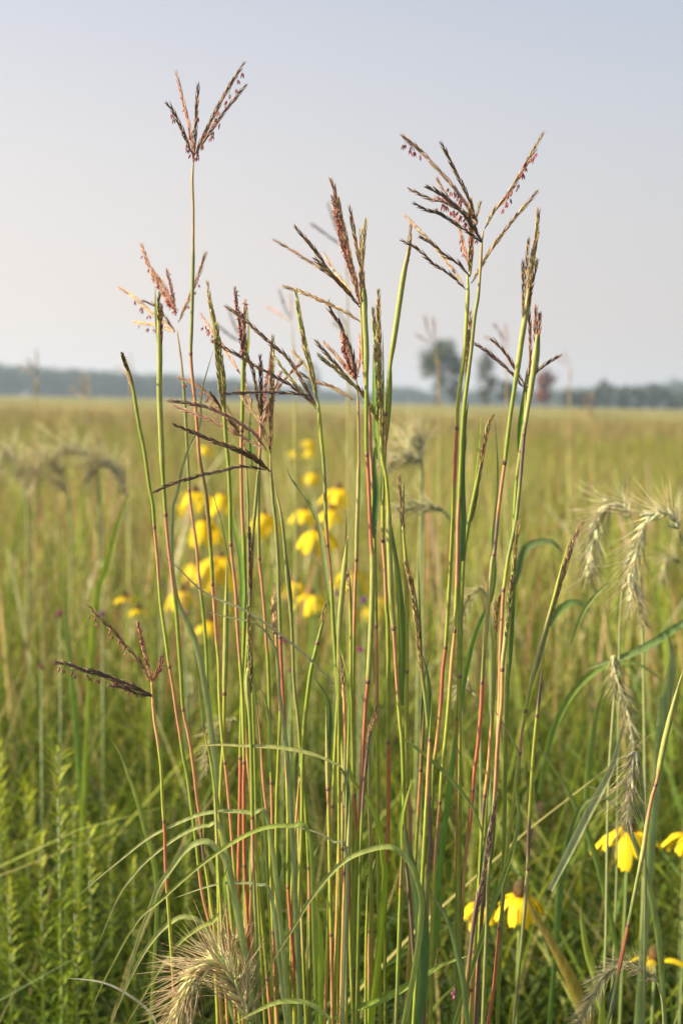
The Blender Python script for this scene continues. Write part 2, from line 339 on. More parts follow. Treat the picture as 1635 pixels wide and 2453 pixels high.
stalk("stalk with a dense reddish plume and long fingers spreading left, highest head in the centre",
 [(862,733),(866,774),(868,850),(875,920),(884,989),(888,1079),(893,1200),(896,1300),(900,1500),(904,1800),(906,2100),(910,2453)],
 [(0,'l' if False else 't'),(860,'r'),(1170,'g'),(1500,'r'),(1720,'y')], [870,1500],
 [dict(pts=[(860,728),(849,669),(829,589),(810,487),(791,427)],kind='f',wpx=11,dD=0),dict(pts=[(852,700),(828,600),(812,530),(799,446)],kind='f',wpx=9,fluffy=False,dD=0),
  dict(pts=[(845,660),(822,600),(808,540),(795,470)],kind='p',wpx=8,fluffy=True,dD=0),dict(pts=[(858,700),(845,650),(836,605),(820,529)],kind='o',wpx=9,dD=.01),
  dict(pts=[(861,736),(836,704),(791,653),(753,599),(705,541)],kind='b',wpx=9),dict(pts=[(845,716),(798,666),(728,618),(654,573)],kind='d',wpx=7),
  dict(pts=[(842,700),(805,655),(774,605)],kind='l',wpx=6),dict(pts=[(840,702),(800,665),(752,618)],kind='b',wpx=8),
  dict(pts=[(866,774),(829,749),(785,728),(730,703),(677,686)],kind='l',wpx=8),dict(pts=[(864,740),(856,700),(846,640)],kind='l',wpx=8)], D=1.02)
stalk("central stalk with the smooth thick pale green sheath and a slim golden head inside it",
 [(868,690),(871,717),(874,780),(877,844),(877,988),(877,1060),(878,1089),(881,1130),(884,1193),(888,1298),(892,1340),(891,1428),(886,1555),(881,1632),(876,1683),(868,1810),(862,1950),(855,2050),(849,2201),(848,2324),(842,2453)],
 [(0,'G'),(880,'g'),(1089,'R'),(1320,'G'),(1632,'R'),(1970,'g'),(2324,'p')], [1089,1632,2324],
 [dict(pts=[(866,720),(867,659),(855,600),(836,493)],kind='b',wpx=9,dD=0),dict(pts=[(867,700),(868,620),(876,524)],kind='o',wpx=8,dD=0),dict(pts=[(865,700),(864,620),(863,550)],kind='o',wpx=7,dD=.01),
  dict(pts=[(865,730),(863,690),(862,650)],kind='l',wpx=8,dD=-.01)],
 [([(871,780),(873,730),(871,690),(868,655)],14,(.26,.33,.12))], D=.99)
stalk("stalk with a dense upright golden pair of seed spikes right of the thick green sheath",
 [(911,1000),(913,1060),(916,1104),(924,1142),(930,1219),(931,1283),(933,1346),(936,1428),(942,1504),(945,1555),(950,1635),(956,1715),(963,1794),(966,1906),(968,2043),(975,2096),(981,2166),(986,2236),(991,2306),(998,2453)],
 [(0,'y'),(1230,'G'),(1504,'r'),(1670,'y'),(1780,'g'),(2043,'p'),(2300,'s')], [1504,2043],
 [dict(pts=[(912,1030),(910,900),(907,800),(906,694)],kind='o',wpx=11,dD=0),dict(pts=[(912,1020),(902,900),(897,800),(892,737)],kind='g',wpx=11,dD=0),
  dict(pts=[(914,1060),(912,960),(903,830)],kind='g',wpx=11,dD=-.01),
  dict(pts=[(909,1012),(868,943),(840,915),(804,873),(775,840),(755,814)],kind='b',wpx=9),dict(pts=[(909,1020),(871,950),(823,902),(785,870),(759,847)],kind='g',wpx=9),
  dict(pts=[(918,1090),(912,1020),(905,960)],kind='g',wpx=10)],
 [([(904,1100),(899,1010),(896,950),(895,890),(893,840)],10,(.18,.34,.05)),([(897,1290),(896,1257),(900,1181),(896,1117),(899,1063)],15,(.08,.17,.05)),([(912,1200),(917,1080),(918,900),(916,790)],6,gl)], D=1.0)
stalk("curved headless green stalk with a pointed tip leaning right of the central heads",
 [(981,575),(976,610),(967,653),(957,717),(948,780),(938,844),(932,892),(925,972),(921,1027),(922,1066),(917,1181),(917,1295),(921,1359),(925,1461),(928,1491),(930,1651),(929,1778),(930,1850),(928,2008),(923,2096),(921,2236),(922,2453)],
 [(0,'b'),(640,'G'),(850,'y'),(989,'r'),(1090,'y'),(1295,'r'),(1440,'g'),(1778,'R'),(2080,'g')], [989,1295,1778],
 [dict(pts=[(976,610),(981,575),(983,536)],kind='l',wpx=6),dict(pts=[(972,640),(979,600),(981,560)],kind='b',wpx=8)],
 [([(925,1060),(931,1000),(936,930),(937,870)],7,gl)], D=1.01)
stalk("stalk behind the centre with a pink tasselled head touching the skyline",
 [(853,905),(857,960),(859,1079),(858,1150),(857,1193),(854,1283),(853,1341),(850,1410),(848,1487),(846,1600),(845,1800),(846,2453)],
 [(0,'t'),(1120,'k'),(1341,'r'),(1520,'g')], [1341],
 [dict(pts=[(852,908),(846,860),(820,790),(795,750),(785,721)],kind='b',wpx=9),dict(pts=[(850,905),(835,860),(817,796)],kind='p',wpx=13,fluffy=True),
  dict(pts=[(848,900),(828,850),(822,800)],kind='p',wpx=9,fluffy=True,an=(.2,.9,10)),
  dict(pts=[(853,914),(823,873),(800,845),(774,819)],kind='b',wpx=9),dict(pts=[(855,900),(862,850),(864,800)],kind='f',wpx=8),
  dict(pts=[(845,958),(800,930),(760,915),(715,893)],kind='b',wpx=8)], D=1.07, wk=.9)
# right hand group
stalk("stalk with the widest open dark head at upper right, rows of hanging red pollen sacs",
 [(1157,551),(1153,583),(1150,640),(1144,710),(1136,758),(1128,838),(1120,902),(1112,966),(1106,1040),(1103,1110),(1100,1180),(1096,1250),(1094,1373),(1088,1511),(1082,1574),(1074,1683),(1066,1770),(1058,1842),(1052,1922),(1042,2033),(1035,2200),(1028,2453)],
 [(0,'t'),(690,'s'),(900,'g'),(1200,'r'),(1400,'y'),(1511,'o'),(1640,'y'),(1922,'r'),(2080,'y')], [1511,1922],
 [dict(pts=[(1160,548),(1180,510),(1206,478),(1251,407),(1300,318)],kind='l',wpx=8,an=(.3,.85,17)),
  dict(pts=[(1141,527),(1091,455),(1043,401),(1000,355),(960,322)],kind='d',wpx=9,an=(.12,.42,12)),
  dict(pts=[(1136,516),(1123,478),(1091,414),(1070,370),(1054,340)],kind='b',wpx=8,an=(.0,.3,3)),
  dict(pts=[(1152,579),(1139,554),(1107,510),(1059,468),(1018,446)],kind='d',wpx=11,an=(.1,.9,18)),
  dict(pts=[(1142,529),(1105,505),(1059,482),(1043,481),(976,452)],kind='d',wpx=8,an=(.2,.6,8)),
  dict(pts=[(1152,581),(1117,554),(1059,516),(1020,502),(989,487)],kind='d',wpx=8),
  dict(pts=[(1074,474),(1058,450),(1045,426)],kind='d',wpx=6),dict(pts=[(1137,545),(1142,515),(1149,484)],kind='o',wpx=6),
  dict(pts=[(960,323),(985,345),(1010,364)],kind='d',wpx=8,an=(.2,.9,7),dD=0)], D=.99,
 leaves=[([(1108,1344),(1109,1244),(1106,1143),(1112,1030),(1121,960)],14,gd)])
stalk("stalk with the lower open head at upper right, long fingers spreading left and one right",
 [(1119,660),(1120,698),(1117,758),(1112,838),(1104,902),(1096,966),(1093,1026),(1089,1115),(1086,1201),(1082,1287),(1076,1402),(1070,1488),(1066,1551),(1060,1603),(1055,1683),(1045,1778),(1037,1842),(1033,1938),(1025,2100),(1016,2453)],
 [(0,'y'),(1026,'R'),(1160,'y'),(1551,'R'),(1700,'o'),(1810,'g'),(2060,'o')], [1026,1551,2090],
 [dict(pts=[(1114,693),(1080,660),(1037,631),(1000,597),(959,575)],kind='b',wpx=7),dict(pts=[(1124,663),(1100,635),(1066,612),(1035,585),(1003,567)],kind='d',wpx=8),
  dict(pts=[(1109,683),(1078,637),(1034,583),(1000,548),(968,514)],kind='l',wpx=6),dict(pts=[(1128,679),(1152,637),(1171,605),(1219,538),(1255,495),(1287,457)],kind='l',wpx=8),
  dict(pts=[(1124,663),(1128,600),(1130,540),(1126,474)],kind='o',wpx=11),dict(pts=[(1122,650),(1126,580),(1124,500)],kind='o',wpx=9,an=(.4,.8,6)),
  dict(pts=[(1120,634),(1110,590),(1104,561),(1088,516)],kind='f',wpx=8,an=(.3,.9,6))], D=1.01)
stalk("short stalk with a pinkish closed head squeezed between the two tall open headed ones",
 [(1117,880),(1112,950),(1107,1010),(1104,1100),(1104,1250),(1100,1344),(1099,1517),(1098,1646),(1095,1721),(1096,1810),(1095,2050),(1092,2453)],
 [(0,'t'),(960,'s'),(1500,'g'),(1721,'R'),(2100,'s')], [1721],
 [dict(pts=[(1117,900),(1121,830),(1126,745)],kind='p',wpx=9,dD=.01),dict(pts=[(1115,910),(1118,850),(1123,790)],kind='l',wpx=9,dD=0)],
 [([(1102,1400),(1098,1280),(1103,1180),(1110,1100),(1118,1040)],13,(.09,.17,.05))], D=1.02)
stalk("stalk with a closed olive brown spike leaning right, level with the field right of centre",
 [(1150,1110),(1141,1158),(1129,1215),(1118,1273),(1110,1330),(1106,1402),(1103,1500),(1101,1620),(1100,1800),(1099,2453)],
 [(0,'b'),(1130,'g'),(1500,'g')], [1620],
 [dict(pts=[(1136,1200),(1155,1086),(1166,1029),(1182,994)],kind='o',wpx=10,dD=0),dict(pts=[(1128,1250),(1146,1140),(1158,1070),(1170,1025)],kind='b',wpx=10,dD=0)],
 [([(1135,1160),(1143,1090),(1149,1030),(1151,985)],5,(.3,.42,.05))], D=1.0)
stalk("tall right stalk with pale green sheath and a bundle of straw coloured spikes",
 [(1265,690),(1260,733),(1254,777),(1246,828),(1238,886),(1228,950),(1219,1013),(1212,1072),(1208,1109),(1201,1158),(1192,1230),(1184,1316),(1178,1344),(1172,1402),(1165,1488),(1158,1574),(1154,1635),(1151,1699),(1143,1790),(1135,1850),(1125,1962),(1112,2074),(1106,2186),(1102,2260),(1096,2453)],
 [(0,'k'),(760,'G'),(900,'g'),(1109,'r'),(1240,'p'),(1330,'k'),(1560,'s'),(1635,'R'),(2000,'r'),(2080,'o'),(2160,'s')], [1109,1330,1635,1890],
 [dict(pts=[(1264,720),(1270,640),(1282,570),(1289,500)],kind='l',wpx=11,dD=0),dict(pts=[(1266,700),(1272,650),(1284,560)],kind='o',wpx=10,dD=0),
  dict(pts=[(1256,710),(1260,640),(1265,570)],kind='l',wpx=7),dict(pts=[(1253,780),(1252,700),(1251,624)],kind='l',wpx=7),dict(pts=[(1264,735),(1272,690),(1286,621)],kind='b',wpx=7)],
 [([(1262,760),(1267,710),(1270,660),(1272,620)],12,(.34,.36,.15))], D=1.0)
stalk("right stalk with a pink tuft of seed spikes rising from a broad pale green sheath",
 [(1286,800),(1279,870),(1270,934),(1261,990),(1254,1040),(1250,1086),(1244,1158),(1235,1244),(1222,1310),(1215,1344),(1207,1402),(1205,1413),(1201,1488),(1197,1560),(1195,1660),(1193,1720),(1190,1823),(1186,1900),(1177,2036),(1158,2148),(1150,2250),(1140,2453)],
 [(0,'G'),(960,'k'),(1020,'p'),(1150,'s'),(1340,'y'),(1413,'r'),(1660,'o'),(1823,'r'),(1960,'p')], [1040,1413,1823],
 [dict(pts=[(1284,840),(1280,790),(1283,733)],kind='p',wpx=8,dD=0),dict(pts=[(1286,830),(1290,790),(1292,750)],kind='f',wpx=9,dD=0),dict(pts=[(1281,840),(1285,800),(1286,770)],kind='p',wpx=8,dD=0)],
 [([(1278,900),(1284,850),(1288,800),(1291,770)],15,(.30,.36,.15))], D=.99)
stalk("stalk behind the pale sheaths at right with a dusky pink head crossing them",
 [(1258,938),(1256,1000),(1246,1080),(1237,1150),(1231,1250),(1228,1350),(1222,1450),(1216,1600),(1210,1800),(1204,2100),(1190,2453)],
 [(0,'t'),(1000,'g')], [1080],
 [dict(pts=[(1259,935),(1225,895),(1187,860),(1160,838),(1134,822)],kind='p',wpx=8),dict(pts=[(1255,922),(1225,870),(1200,835),(1174,812)],kind='f',wpx=7),
  dict(pts=[(1261,930),(1281,895),(1310,870),(1343,851)],kind='d',wpx=8),dict(pts=[(1260,925),(1268,876),(1268,800),(1265,739)],kind='f',wpx=8)],
 [([(1242,1082),(1246,1020),(1254,960),(1262,880)],14,(.13,.26,.04)),([(1212,1660),(1221,1545),(1227,1416),(1238,1250)],14,(.14,.25,.06))], D=1.05)
stalk("bent right hand stalk, its rusty golden closed spike leaning right over the meadow",
 [(1346,1350),(1330,1416),(1318,1459),(1306,1500),(1293,1545),(1281,1595),(1272,1630),(1261,1685),(1248,1760),(1244,1804),(1237,1842),(1229,1925),(1214,2036),(1203,2167),(1195,2223),(1192,2260),(1181,2372),(1168,2453)],
 [(0,'y'),(1470,'k'),(1640,'y'),(1740,'r'),(1830,'y'),(2100,'s'),(2223,'R')], [1700,1804,2223],
 [dict(pts=[(1330,1440),(1359,1340),(1376,1290),(1394,1250)],kind='l',wpx=9,dD=0),dict(pts=[(1318,1480),(1342,1385),(1366,1310),(1382,1272)],kind='b',wpx=11,dD=0),dict(pts=[(1310,1510),(1330,1430),(1350,1360)],kind='g',wpx=12,dD=0)],
 [([(1324,1430),(1338,1380),(1350,1330),(1367,1275)],6,(.34,.38,.07)),([(1270,1640),(1300,1545),(1318,1470),(1324,1440)],13,(.24,.28,.1))], D=1.0, wk=.95)
stalk("straw coloured stalk just right of the bent one, ending in a pale broken sheath",
 [(1304,1535),(1300,1570),(1292,1656),(1285,1714),(1276,1810),(1270,1906),(1265,1999),(1263,2081),(1259,2130),(1248,2260),(1236,2372),(1228,2453)],
 [(0,'t'),(1620,'p'),(1700,'y'),(1960,'p'),(2060,'k'),(2200,'s')], [1714,2081], D=1.02, wk=1.0)
stalk("stalk with a slim rusty spike between the two right sheathed stalks, lower than both",
 [(1228,1370),(1220,1420),(1214,1490),(1206,1560),(1202,1603),(1200,1683),(1195,1730),(1190,1790),(1184,1900),(1172,2050),(1165,2200),(1155,2453)],
 [(0,'y'),(1500,'k'),(1603,'o'),(1720,'r'),(1900,'s')], [1603],
 [dict(pts=[(1225,1390),(1234,1310),(1241,1250)],kind='o',wpx=8,dD=0),dict(pts=[(1213,1500),(1220,1430),(1227,1378)],kind='b',wpx=10,dD=-.01),dict(pts=[(1208,1540),(1216,1480),(1222,1420)],kind='g',wpx=9,dD=-.01)], D=.98)
stalk("thin stalk with two tiny straw tips left of the red cane at right of centre",
 [(1187,1500),(1184,1555),(1180,1683),(1173,1778),(1168,1840),(1160,1906),(1152,2000),(1140,2200),(1128,2453)],
 [(0,'y'),(1600,'s'),(1740,'o'),(1906,'p'),(1960,'y')], [1906],
 [dict(pts=[(1188,1520),(1190,1470),(1197,1422)],kind='l',wpx=6),dict(pts=[(1186,1530),(1186,1480),(1188,1442)],kind='o',wpx=7)], D=1.0)
stalk("stalk with a dark brown closed spike low down right of centre, leaning right",
 [(1150,2120),(1136,2186),(1125,2279),(1117,2354),(1108,2453)],[(0,'p'),(2300,'b')],[],
 [dict(pts=[(1125,2279),(1140,2170),(1154,2111),(1169,2018),(1189,1900)],kind='d',wpx=11,dD=0),dict(pts=[(1135,2220),(1158,2100),(1175,2000)],kind='b',wpx=9,dD=0)], D=.97)
stalk("separate stout stalk leaning right at the right edge with a grey green sheath low down",
 [(1640,1590),(1616,1670),(1599,1739),(1587,1790),(1576,1850),(1569,1880),(1561,1906),(1550,1962),(1539,2036),(1528,2092),(1513,2167),(1503,2216),(1494,2260),(1479,2335),(1464,2410),(1453,2453)],
 [(0,'G'),(1850,'r'),(1960,'k'),(2070,'s'),(2216,'R'),(2325,'s')], [1880,2216],[],
 [([(1460,2430),(1466,2395),(1472,2360),(1476,2330)],20,(.10,.15,.10)),([(1560,1900),(1580,1830),(1598,1750),(1612,1640)],8,(.30,.30,.1))], D=.99, bx=.20)
# middle lower stalks
stalk("stalk with two slim brown closed spikes curving left right of the central thicket",
 [(964,1262),(968,1308),(974,1360),(988,1412),(998,1475),(1004,1539),(1009,1603),(1017,1667),(1023,1730),(1028,1826),(1028,1912),(1029,2050),(1021,2166),(1018,2290),(1015,2404),(1013,2453)],
 [(0,'y'),(1340,'b'),(1620,'s'),(1912,'p'),(2090,'s'),(2404,'p')], [1912,2404],
 [dict(pts=[(968,1320),(962,1230),(958,1180),(955,1140)],kind='b',wpx=8,dD=0),dict(pts=[(1012,1640),(998,1500),(988,1412),(970,1344)],kind='o',wpx=11,dD=-.01),dict(pts=[(1008,1560),(992,1450),(980,1380)],kind='b',wpx=10,dD=-.01)],
 [([(1012,1620),(1006,1500),(1003,1400),(1001,1330)],5,gl)], D=.99)
stalk("yellow green stalk rising beside the broad leaf right of the central thicket",
 [(955,1210),(962,1280),(968,1340),(972,1400),(974,1491),(974,1619),(974,1778),(977,1890),(982,1990),(984,2200),(980,2453)],
 [(0,'p'),(1240,'y'),(1890,'r'),(2020,'y')], [1610,1890],[],
 [([(961,1690),(961,1619),(963,1555),(959,1459),(950,1364),(938,1280),(930,1220)],19,(.15,.25,.05)),([(962,1300),(966,1200),(967,1150)],6,gl)], D=1.01)
stalk("smooth sheathed stalk with a sharp point in front of the yellow flowers",
 [(831,1290),(827,1334),(820,1410),(813,1487),(811,1571),(811,1640),(804,1760),(800,1842),(796,1931),(792,2001),(790,2100),(786,2220),(782,2341),(777,2453)],
 [(0,'y'),(1340,'G'),(1640,'g'),(1760,'y'),(1931,'o'),(2110,'y'),(2341,'o')], [1931],
 [dict(pts=[(828,1325),(831,1305),(832,1284)],kind='l',wpx=6)],[([(826,1340),(828,1300),(829,1265),(829,1222)],5,gl)], D=1.0)
stalk("straw tipped stalk immediately right of the sharp pointed sheath",
 [(836,1385),(838,1428),(840,1523),(840,1619),(846,1778),(849,1906),(852,1960),(856,2100),(858,2453)],
 [(0,'b'),(1450,'y'),(1906,'R'),(2010,'g')], [1906],
 [dict(pts=[(838,1430),(834,1395),(832,1362)],kind='b',wpx=8)], D=1.03, wk=.85)
stalk("stalk with a short closed golden spike leaning right, low in the clump's left middle",
 [(772,1490),(758,1549),(745,1603),(736,1667),(728,1746),(724,1850),(722,2000),(714,2200),(706,2453)],
 [(0,'g'),(1900,'y')], [1540],
 [dict(pts=[(757,1560),(770,1495),(776,1465),(783,1442)],kind='g',wpx=9,dD=0),dict(pts=[(761,1540),(772,1485),(779,1455)],kind='o',wpx=9,dD=0)], D=1.0)
stalk("stalk with a long thin dark spike hugging it below the pair of fluffy red spikes",
 [(618,1128),(612,1210),(605,1288),(600,1399),(597,1470),(592,1560),(588,1650),(590,1760),(594,1826),(602,1906),(605,1946),(611,2009),(618,2073),(624,2169),(634,2265),(640,2344),(648,2453)],
 [(0,'s'),(1290,'p'),(1440,'g'),(1660,'g'),(1760,'o'),(2030,'g'),(2344,'r')], [1946,2344],
 [dict(pts=[(599,1420),(600,1340),(597,1262)],kind='b',wpx=9),],[([(606,1120),(600,1040),(602,990),(604,950)],9,(.14,.26,.06)),([(578,1500),(582,1420),(577,1340),(560,1250),(551,1180)],13,(.15,.28,.05))], D=1.02)
stalk("thick stalk with a narrow olive spike pressed to it, left of centre at mid height",
 [(594,1600),(592,1640),(598,1715),(602,1810),(604,1906),(606,2060),(612,2200),(618,2453)],
 [(0,'G'),(1700,'g'),(1960,'r'),(2100,'s')], [1960],
 [dict(pts=[(598,1640),(597,1560),(597,1500),(595,1452)],kind='g',wpx=10,dD=-.01),dict(pts=[(601,1660),(600,1600),(597,1530)],kind='b',wpx=10,dD=0)], D=.97)
stalk("short stalk with a small tan seed spike left of the big brown head's red cane",
 [(660,1520),(664,1580),(668,1640),(671,1690),(670,1740),(666,1842),(662,1970),(660,2453)],[(0,'o'),(1560,'s'),(1700,'y')],[1700],
 [dict(pts=[(661,1560),(659,1500),(657,1450),(656,1398)],kind='l',wpx=8),dict(pts=[(660,1540),(654,1480),(652,1430)],kind='p',wpx=6)], D=1.02, wk=.9)
stalk("stalk with a purplish sheath and small brown tip just left of the central thick sheath",
 [(821,1640),(825,1700),(826,1800),(824,1900),(828,1960),(832,2010),(835,2100),(838,2250),(845,2453)],[(0,'o'),(1780,'k'),(1930,'R'),(2180,'y')],[1930],
 [dict(pts=[(822,1650),(819,1600),(814,1568)],kind='b',wpx=8),dict(pts=[(824,1690),(821,1630),(818,1590)],kind='o',wpx=8)], D=.98)
stalk("stalk with a short brown spike leaning right against the red cane under the central sheath",
 [(882,1770),(874,1850),(868,1930),(862,2050),(858,2200),(852,2453)],[(0,'p'),(1950,'g')],[],
 [dict(pts=[(874,1860),(882,1770),(892,1735),(903,1688)],kind='b',wpx=9,dD=0),dict(pts=[(878,1800),(887,1750),(896,1715)],kind='o',wpx=7,dD=0)], D=.975, wk=.8)
stalk("reddish brown leaning stalk among the left lower stems, green above and pointed",
 [(484,1725),(494,1775),(503,1810),(516,1890),(525,1954),(535,2033),(548,2130),(560,2260),(575,2453)],[(0,'o'),(1770,'g'),(2200,'y')],[1745],
 [],[([(490,1760),(484,1710),(478,1660),(474,1620)],8,gl)], D=1.01)
stalk("plain green sheathed stalk standing left of the small tan spike, top cut square",
 [(543,1345),(543,1380),(541,1523),(538,1651),(535,1778),(529,1874),(526,2000),(524,2150),(530,2453)],[(0,'G'),(1650,'y'),(2000,'y')],[1660], [], [], D=1.05)
stalk("orange to green stalk in the left lower thicket, right of the pair of red canes",
 [(589,1746),(594,1826),(600,1906),(606,1990),(612,2060),(620,2200),(634,2453)],[(0,'o'),(2010,'y')],[1940],[],[], D=.99, wk=.9)
stalk("orange stalk bending right under the pale wide leaf, left lower thicket",
 [(614,1690),(624,1778),(631,1874),(640,1954),(646,2010),(650,2137),(654,2233),(659,2360),(664,2453)],[(0,'r'),(1960,'y'),(2233,'r')],[2233],[],
 [([(645,1850),(646,1760),(640,1700),(626,1655),(616,1640)],12,(.30,.38,.10))], D=1.0, wk=.95)
stalk("yellow stalk with a small brown tip standing just right of the leafy left thicket middle",
 [(716,1870),(712,1930),(706,2010),(700,2100),(697,2200),(696,2453)],[(0,'o'),(1990,'y')],[],[dict(pts=[(716,1890),(719,1850),(719,1820)],kind='l',wpx=6)],[],D=1.01,wk=.75)
stalk("small turkey foot head on a slender stalk at far left, red pollen sacs hanging beneath",
 [(363,1634),(366,1671),(370,1723),(379,1780),(386,1838),(390,1924),(393,1967),(395,2000),(397,2080),(404,2180),(409,2253),(414,2328),(418,2453)],
 [(0,'o'),(1790,'y'),(1967,'R'),(2130,'y'),(2330,'r')], [1967],
 [dict(pts=[(359,1631),(340,1595),(310,1557),(280,1520),(245,1485),(211,1449)],kind='b',wpx=8,an=(.35,.97,9),dD=0),
  dict(pts=[(363,1631),(354,1590),(344,1551),(336,1520),(331,1491)],kind='f',wpx=9,fluffy=True,dD=0),dict(pts=[(366,1628),(374,1616),(383,1600),(388,1572)],kind='f',wpx=12,fluffy=True,dD=-.01),
  dict(pts=[(370,1670),(330,1652),(287,1634),(245,1618),(201,1605),(165,1592),(128,1587)],kind='d',wpx=9,an=(.2,.97,13),dD=-.02),dict(pts=[(368,1668),(320,1645),(270,1625),(211,1602)],kind='d',wpx=9,dD=-.02),dict(pts=[(368,1669),(330,1662),(300,1648),(260,1643)],kind='d',wpx=8,dD=-.02)], D=.98, wk=.9, bx=-.14)
# blurred heads standing farther back
def back_stalk(label, x, y, D, k=1., kind='p', lean=0, yb=2000, fl=True, n=3):
    sp_ = [(-80,-50),(-45,-95),(-8,-100),(30,-85),(60,-50)][:n]
    rr = [dict(pts=[(x + dx * .04, y - 12 * j * k * .5), (x + dx * k * .5, y + dy * k * .5), (x + dx * k * random.uniform(.7, 1.1), y + dy * k * random.uniform(.8, 1.15))], kind=kind, wpx=4.5 * k, fluffy=False) for j, (dx, dy) in enumerate(sp_)]
    b = P(x + lean * 1.3, yb, D)
    return stalk(label, [(x, y), (x + lean * .2, y + 120 / D), (x + lean * .6, y + 400 / D), (x + lean, yb)], [(0, 't'), (y + 200, 'k')], [], rr, [], D=D, wk=.5, group="blurred grass stalks behind the clump", bx=b.x, name='grass_stalk')
back_stalk("faint blurred pink head floating left of centre above the skyline", 700, 772, 2.2, .75, 'f', 10)
back_stalk("faint blurred grey head behind the highest central head", 828, 592, 2.0, 1.0, 'd', 8, fl=False, n=2)
back_stalk("faint blurred pale head behind the fluffy red spikes left", 582, 822, 2.1, .9, 'd', 5, fl=False, n=2)
back_stalk("faint blurred thin head above the biggest distant tree", 1042, 830, 2.9, .7, 'l', 14, fl=False)
back_stalk("faint blurred pink head above the distant trees at right", 1216, 838, 2.6, .75, 'p', -6)
back_stalk("faint blurred upright head at far right above the tree line", 1366, 880, 4.0, .4, 'p', -5, n=2)
back_stalk("faint blurred pale head at far left against the sky", 92, 905, 4.0, .6, 'l', -10)
back_stalk("faint blurred head at left in front of the blue woods", 215, 960, 3.6, .6, 'l', 25)
back_stalk("faint blurred tan head at left above the blue woods", 318, 905, 3.4, .5, 'l', -10)
back_stalk("blurred tan grass head low at the left in the field", 140, 1060, 4.2, .7, 'l', -4)
back_stalk("blurred tan head low behind the thick green sheath", 838, 800, 2.4, .7, 'g', 8, n=2, fl=False)
back_stalk("blurred straw coloured grass head in the field right of the pale sheaths", 1420, 1010, 4.5, .6, 'l', -3)
# ---------------------------------------------------------------- separate arching blades in front
def blade(label, pts, wpx, c, D=1.0, D2=None, both=False, face=None):
    x, y = pts[0]; D2 = D if D2 is None else D2
    b0 = P(x, y, D); root_px = list(pts)
    if y < 2440:      # carry the blade down to the clump's foot
        if not both and D < 1.1: root_px = [(x * .5 + 395, 2700), (x * .8 + 160, min(2453, y + 260))] + root_px
    n0 = len(root_px); pp = [(a, b, D + (D2 - D) * i / (n0 - 1)) for i, (a, b) in enumerate(root_px)]
    sp = [P(*q) for q in spline(pp, 12)]
    if not both:
        g = Vector((sp[0].x * (.7 if D < 1.1 else 1) - (0 if D < 1.1 else .04), D, 0)); sp = [g.lerp(sp[0], t) for t in (0, .5)] + sp
    k = len(sp); W = [wpx * 1.25 * D * PXM * max(.05, min(1, .6 + i / k * 1.6) * min(1, (1 - i / (k - 1)) ** .6 * 1.6)) for i in range(k)]
    mb = MB(); tp = mixc(c, (.36, .27, .15), .5); mb.ribbon(sp, W, [jit(mixc(c, tp, (i / k) ** 4), .05) for i in range(k)], face or Vector((.25, -1, .55)), .3)
    o = mb.build('arching_grass', M_leaf); tag(o, label, 'grass leaf', "arching blades at the foot of the clump"); return o
ga = (.34, .42, .14); gb = (.28, .37, .07)
blade("topmost arching blade at lower left, reaching farthest left past the thin stem", [(640,1960),(605,1948),(551,1943),(487,1949),(423,1973),(353,2009),(280,2067),(240,2100),(188,2145)], 10, ga, .98)
blade("second arching blade at lower left, curving down to a fine left tip", [(530,1990),(500,1978),(477,1981),(439,1997),(391,2029),(343,2070),(305,2115),(280,2156),(257,2210),(235,2265)], 9, ga, .99)
blade("broad arching blade at lower left ending at the bottom edge", [(545,2080),(516,2032),(497,2016),(471,2019),(442,2038),(410,2080),(378,2127),(356,2185),(337,2233),(318,2296),(299,2367),(267,2453)], 13, ga, .97)
blade("long blade rising from lower left then arching right across the red canes", [(740,2000),(691,1979),(646,1981),(605,1993),(551,2022),(487,2067),(442,2105),(410,2134),(379,2162),(340,2194),(308,2239),(277,2296),(241,2367),(213,2437)], 9, gb, .965)
blade("short level pale blade crossing the lower left stems", [(650,2150),(618,2119),(583,2115),(535,2116),(487,2127),(414,2153)], 9, (.34,.42,.2), .98)
blade("low arching blade with its crest beside the thin left stem", [(506,2253),(477,2207),(442,2196),(417,2204),(379,2236),(340,2290),(305,2360),(269,2446)], 11, ga, .99)
blade("blade slanting from the seed plume at bottom left to the lower edge", [(540,2205),(506,2210),(471,2226),(423,2265),(379,2328),(334,2402),(300,2460)], 10, gb, .98)
blade("thin whitish blade arching near the bottom left corner", [(380,2470),(359,2424),(296,2376),(248,2354),(200,2346),(160,2344)], 5, (.45,.46,.38), .98)
blade("soft blurred blade curving down left of the thin stem", [(375,2200),(375,2111),(363,2041),(347,1984),(328,1914),(305,1850),(285,1800),(262,1768)], 11, gb, 1.12)
blade("long central arching blade falling left in front of the lower stems", [(1008,2200),(993,2096),(972,2057),(944,2032),(916,2029),(874,2039),(828,2060),(782,2103),(740,2159),(698,2229),(663,2285),(635,2341)], 12, (.30,.38,.10), .95)
blade("pale blade arching level across the lower left middle stems", [(830,2040),(800,2018),(758,1994),(705,1981),(663,1979),(621,1983),(600,1990)], 7, (.33,.38,.2), .97)
blade("bright yellow green blade curving up left of the central red cane", [(920,2120),(917,2060),(909,1990),(895,1948),(874,1906),(850,1880),(838,1850),(826,1790),(822,1700),(815,1650)], 13, (.36,.50,.04), 1.0)
blade("long thin blade drooping right across the right hand stems", [(965,1770),(1000,1795),(1033,1823),(1071,1858),(1103,1896),(1128,1931),(1151,1985),(1162,2040)], 8, (.24,.32,.07), .96, both=True)
blade("small kinked blade hooking down onto the bent right stalk", [(1235,2000),(1235,1883),(1242,1829),(1237,1797),(1224,1769),(1192,1714),(1167,1673)], 10, (.22,.31,.07), .98)
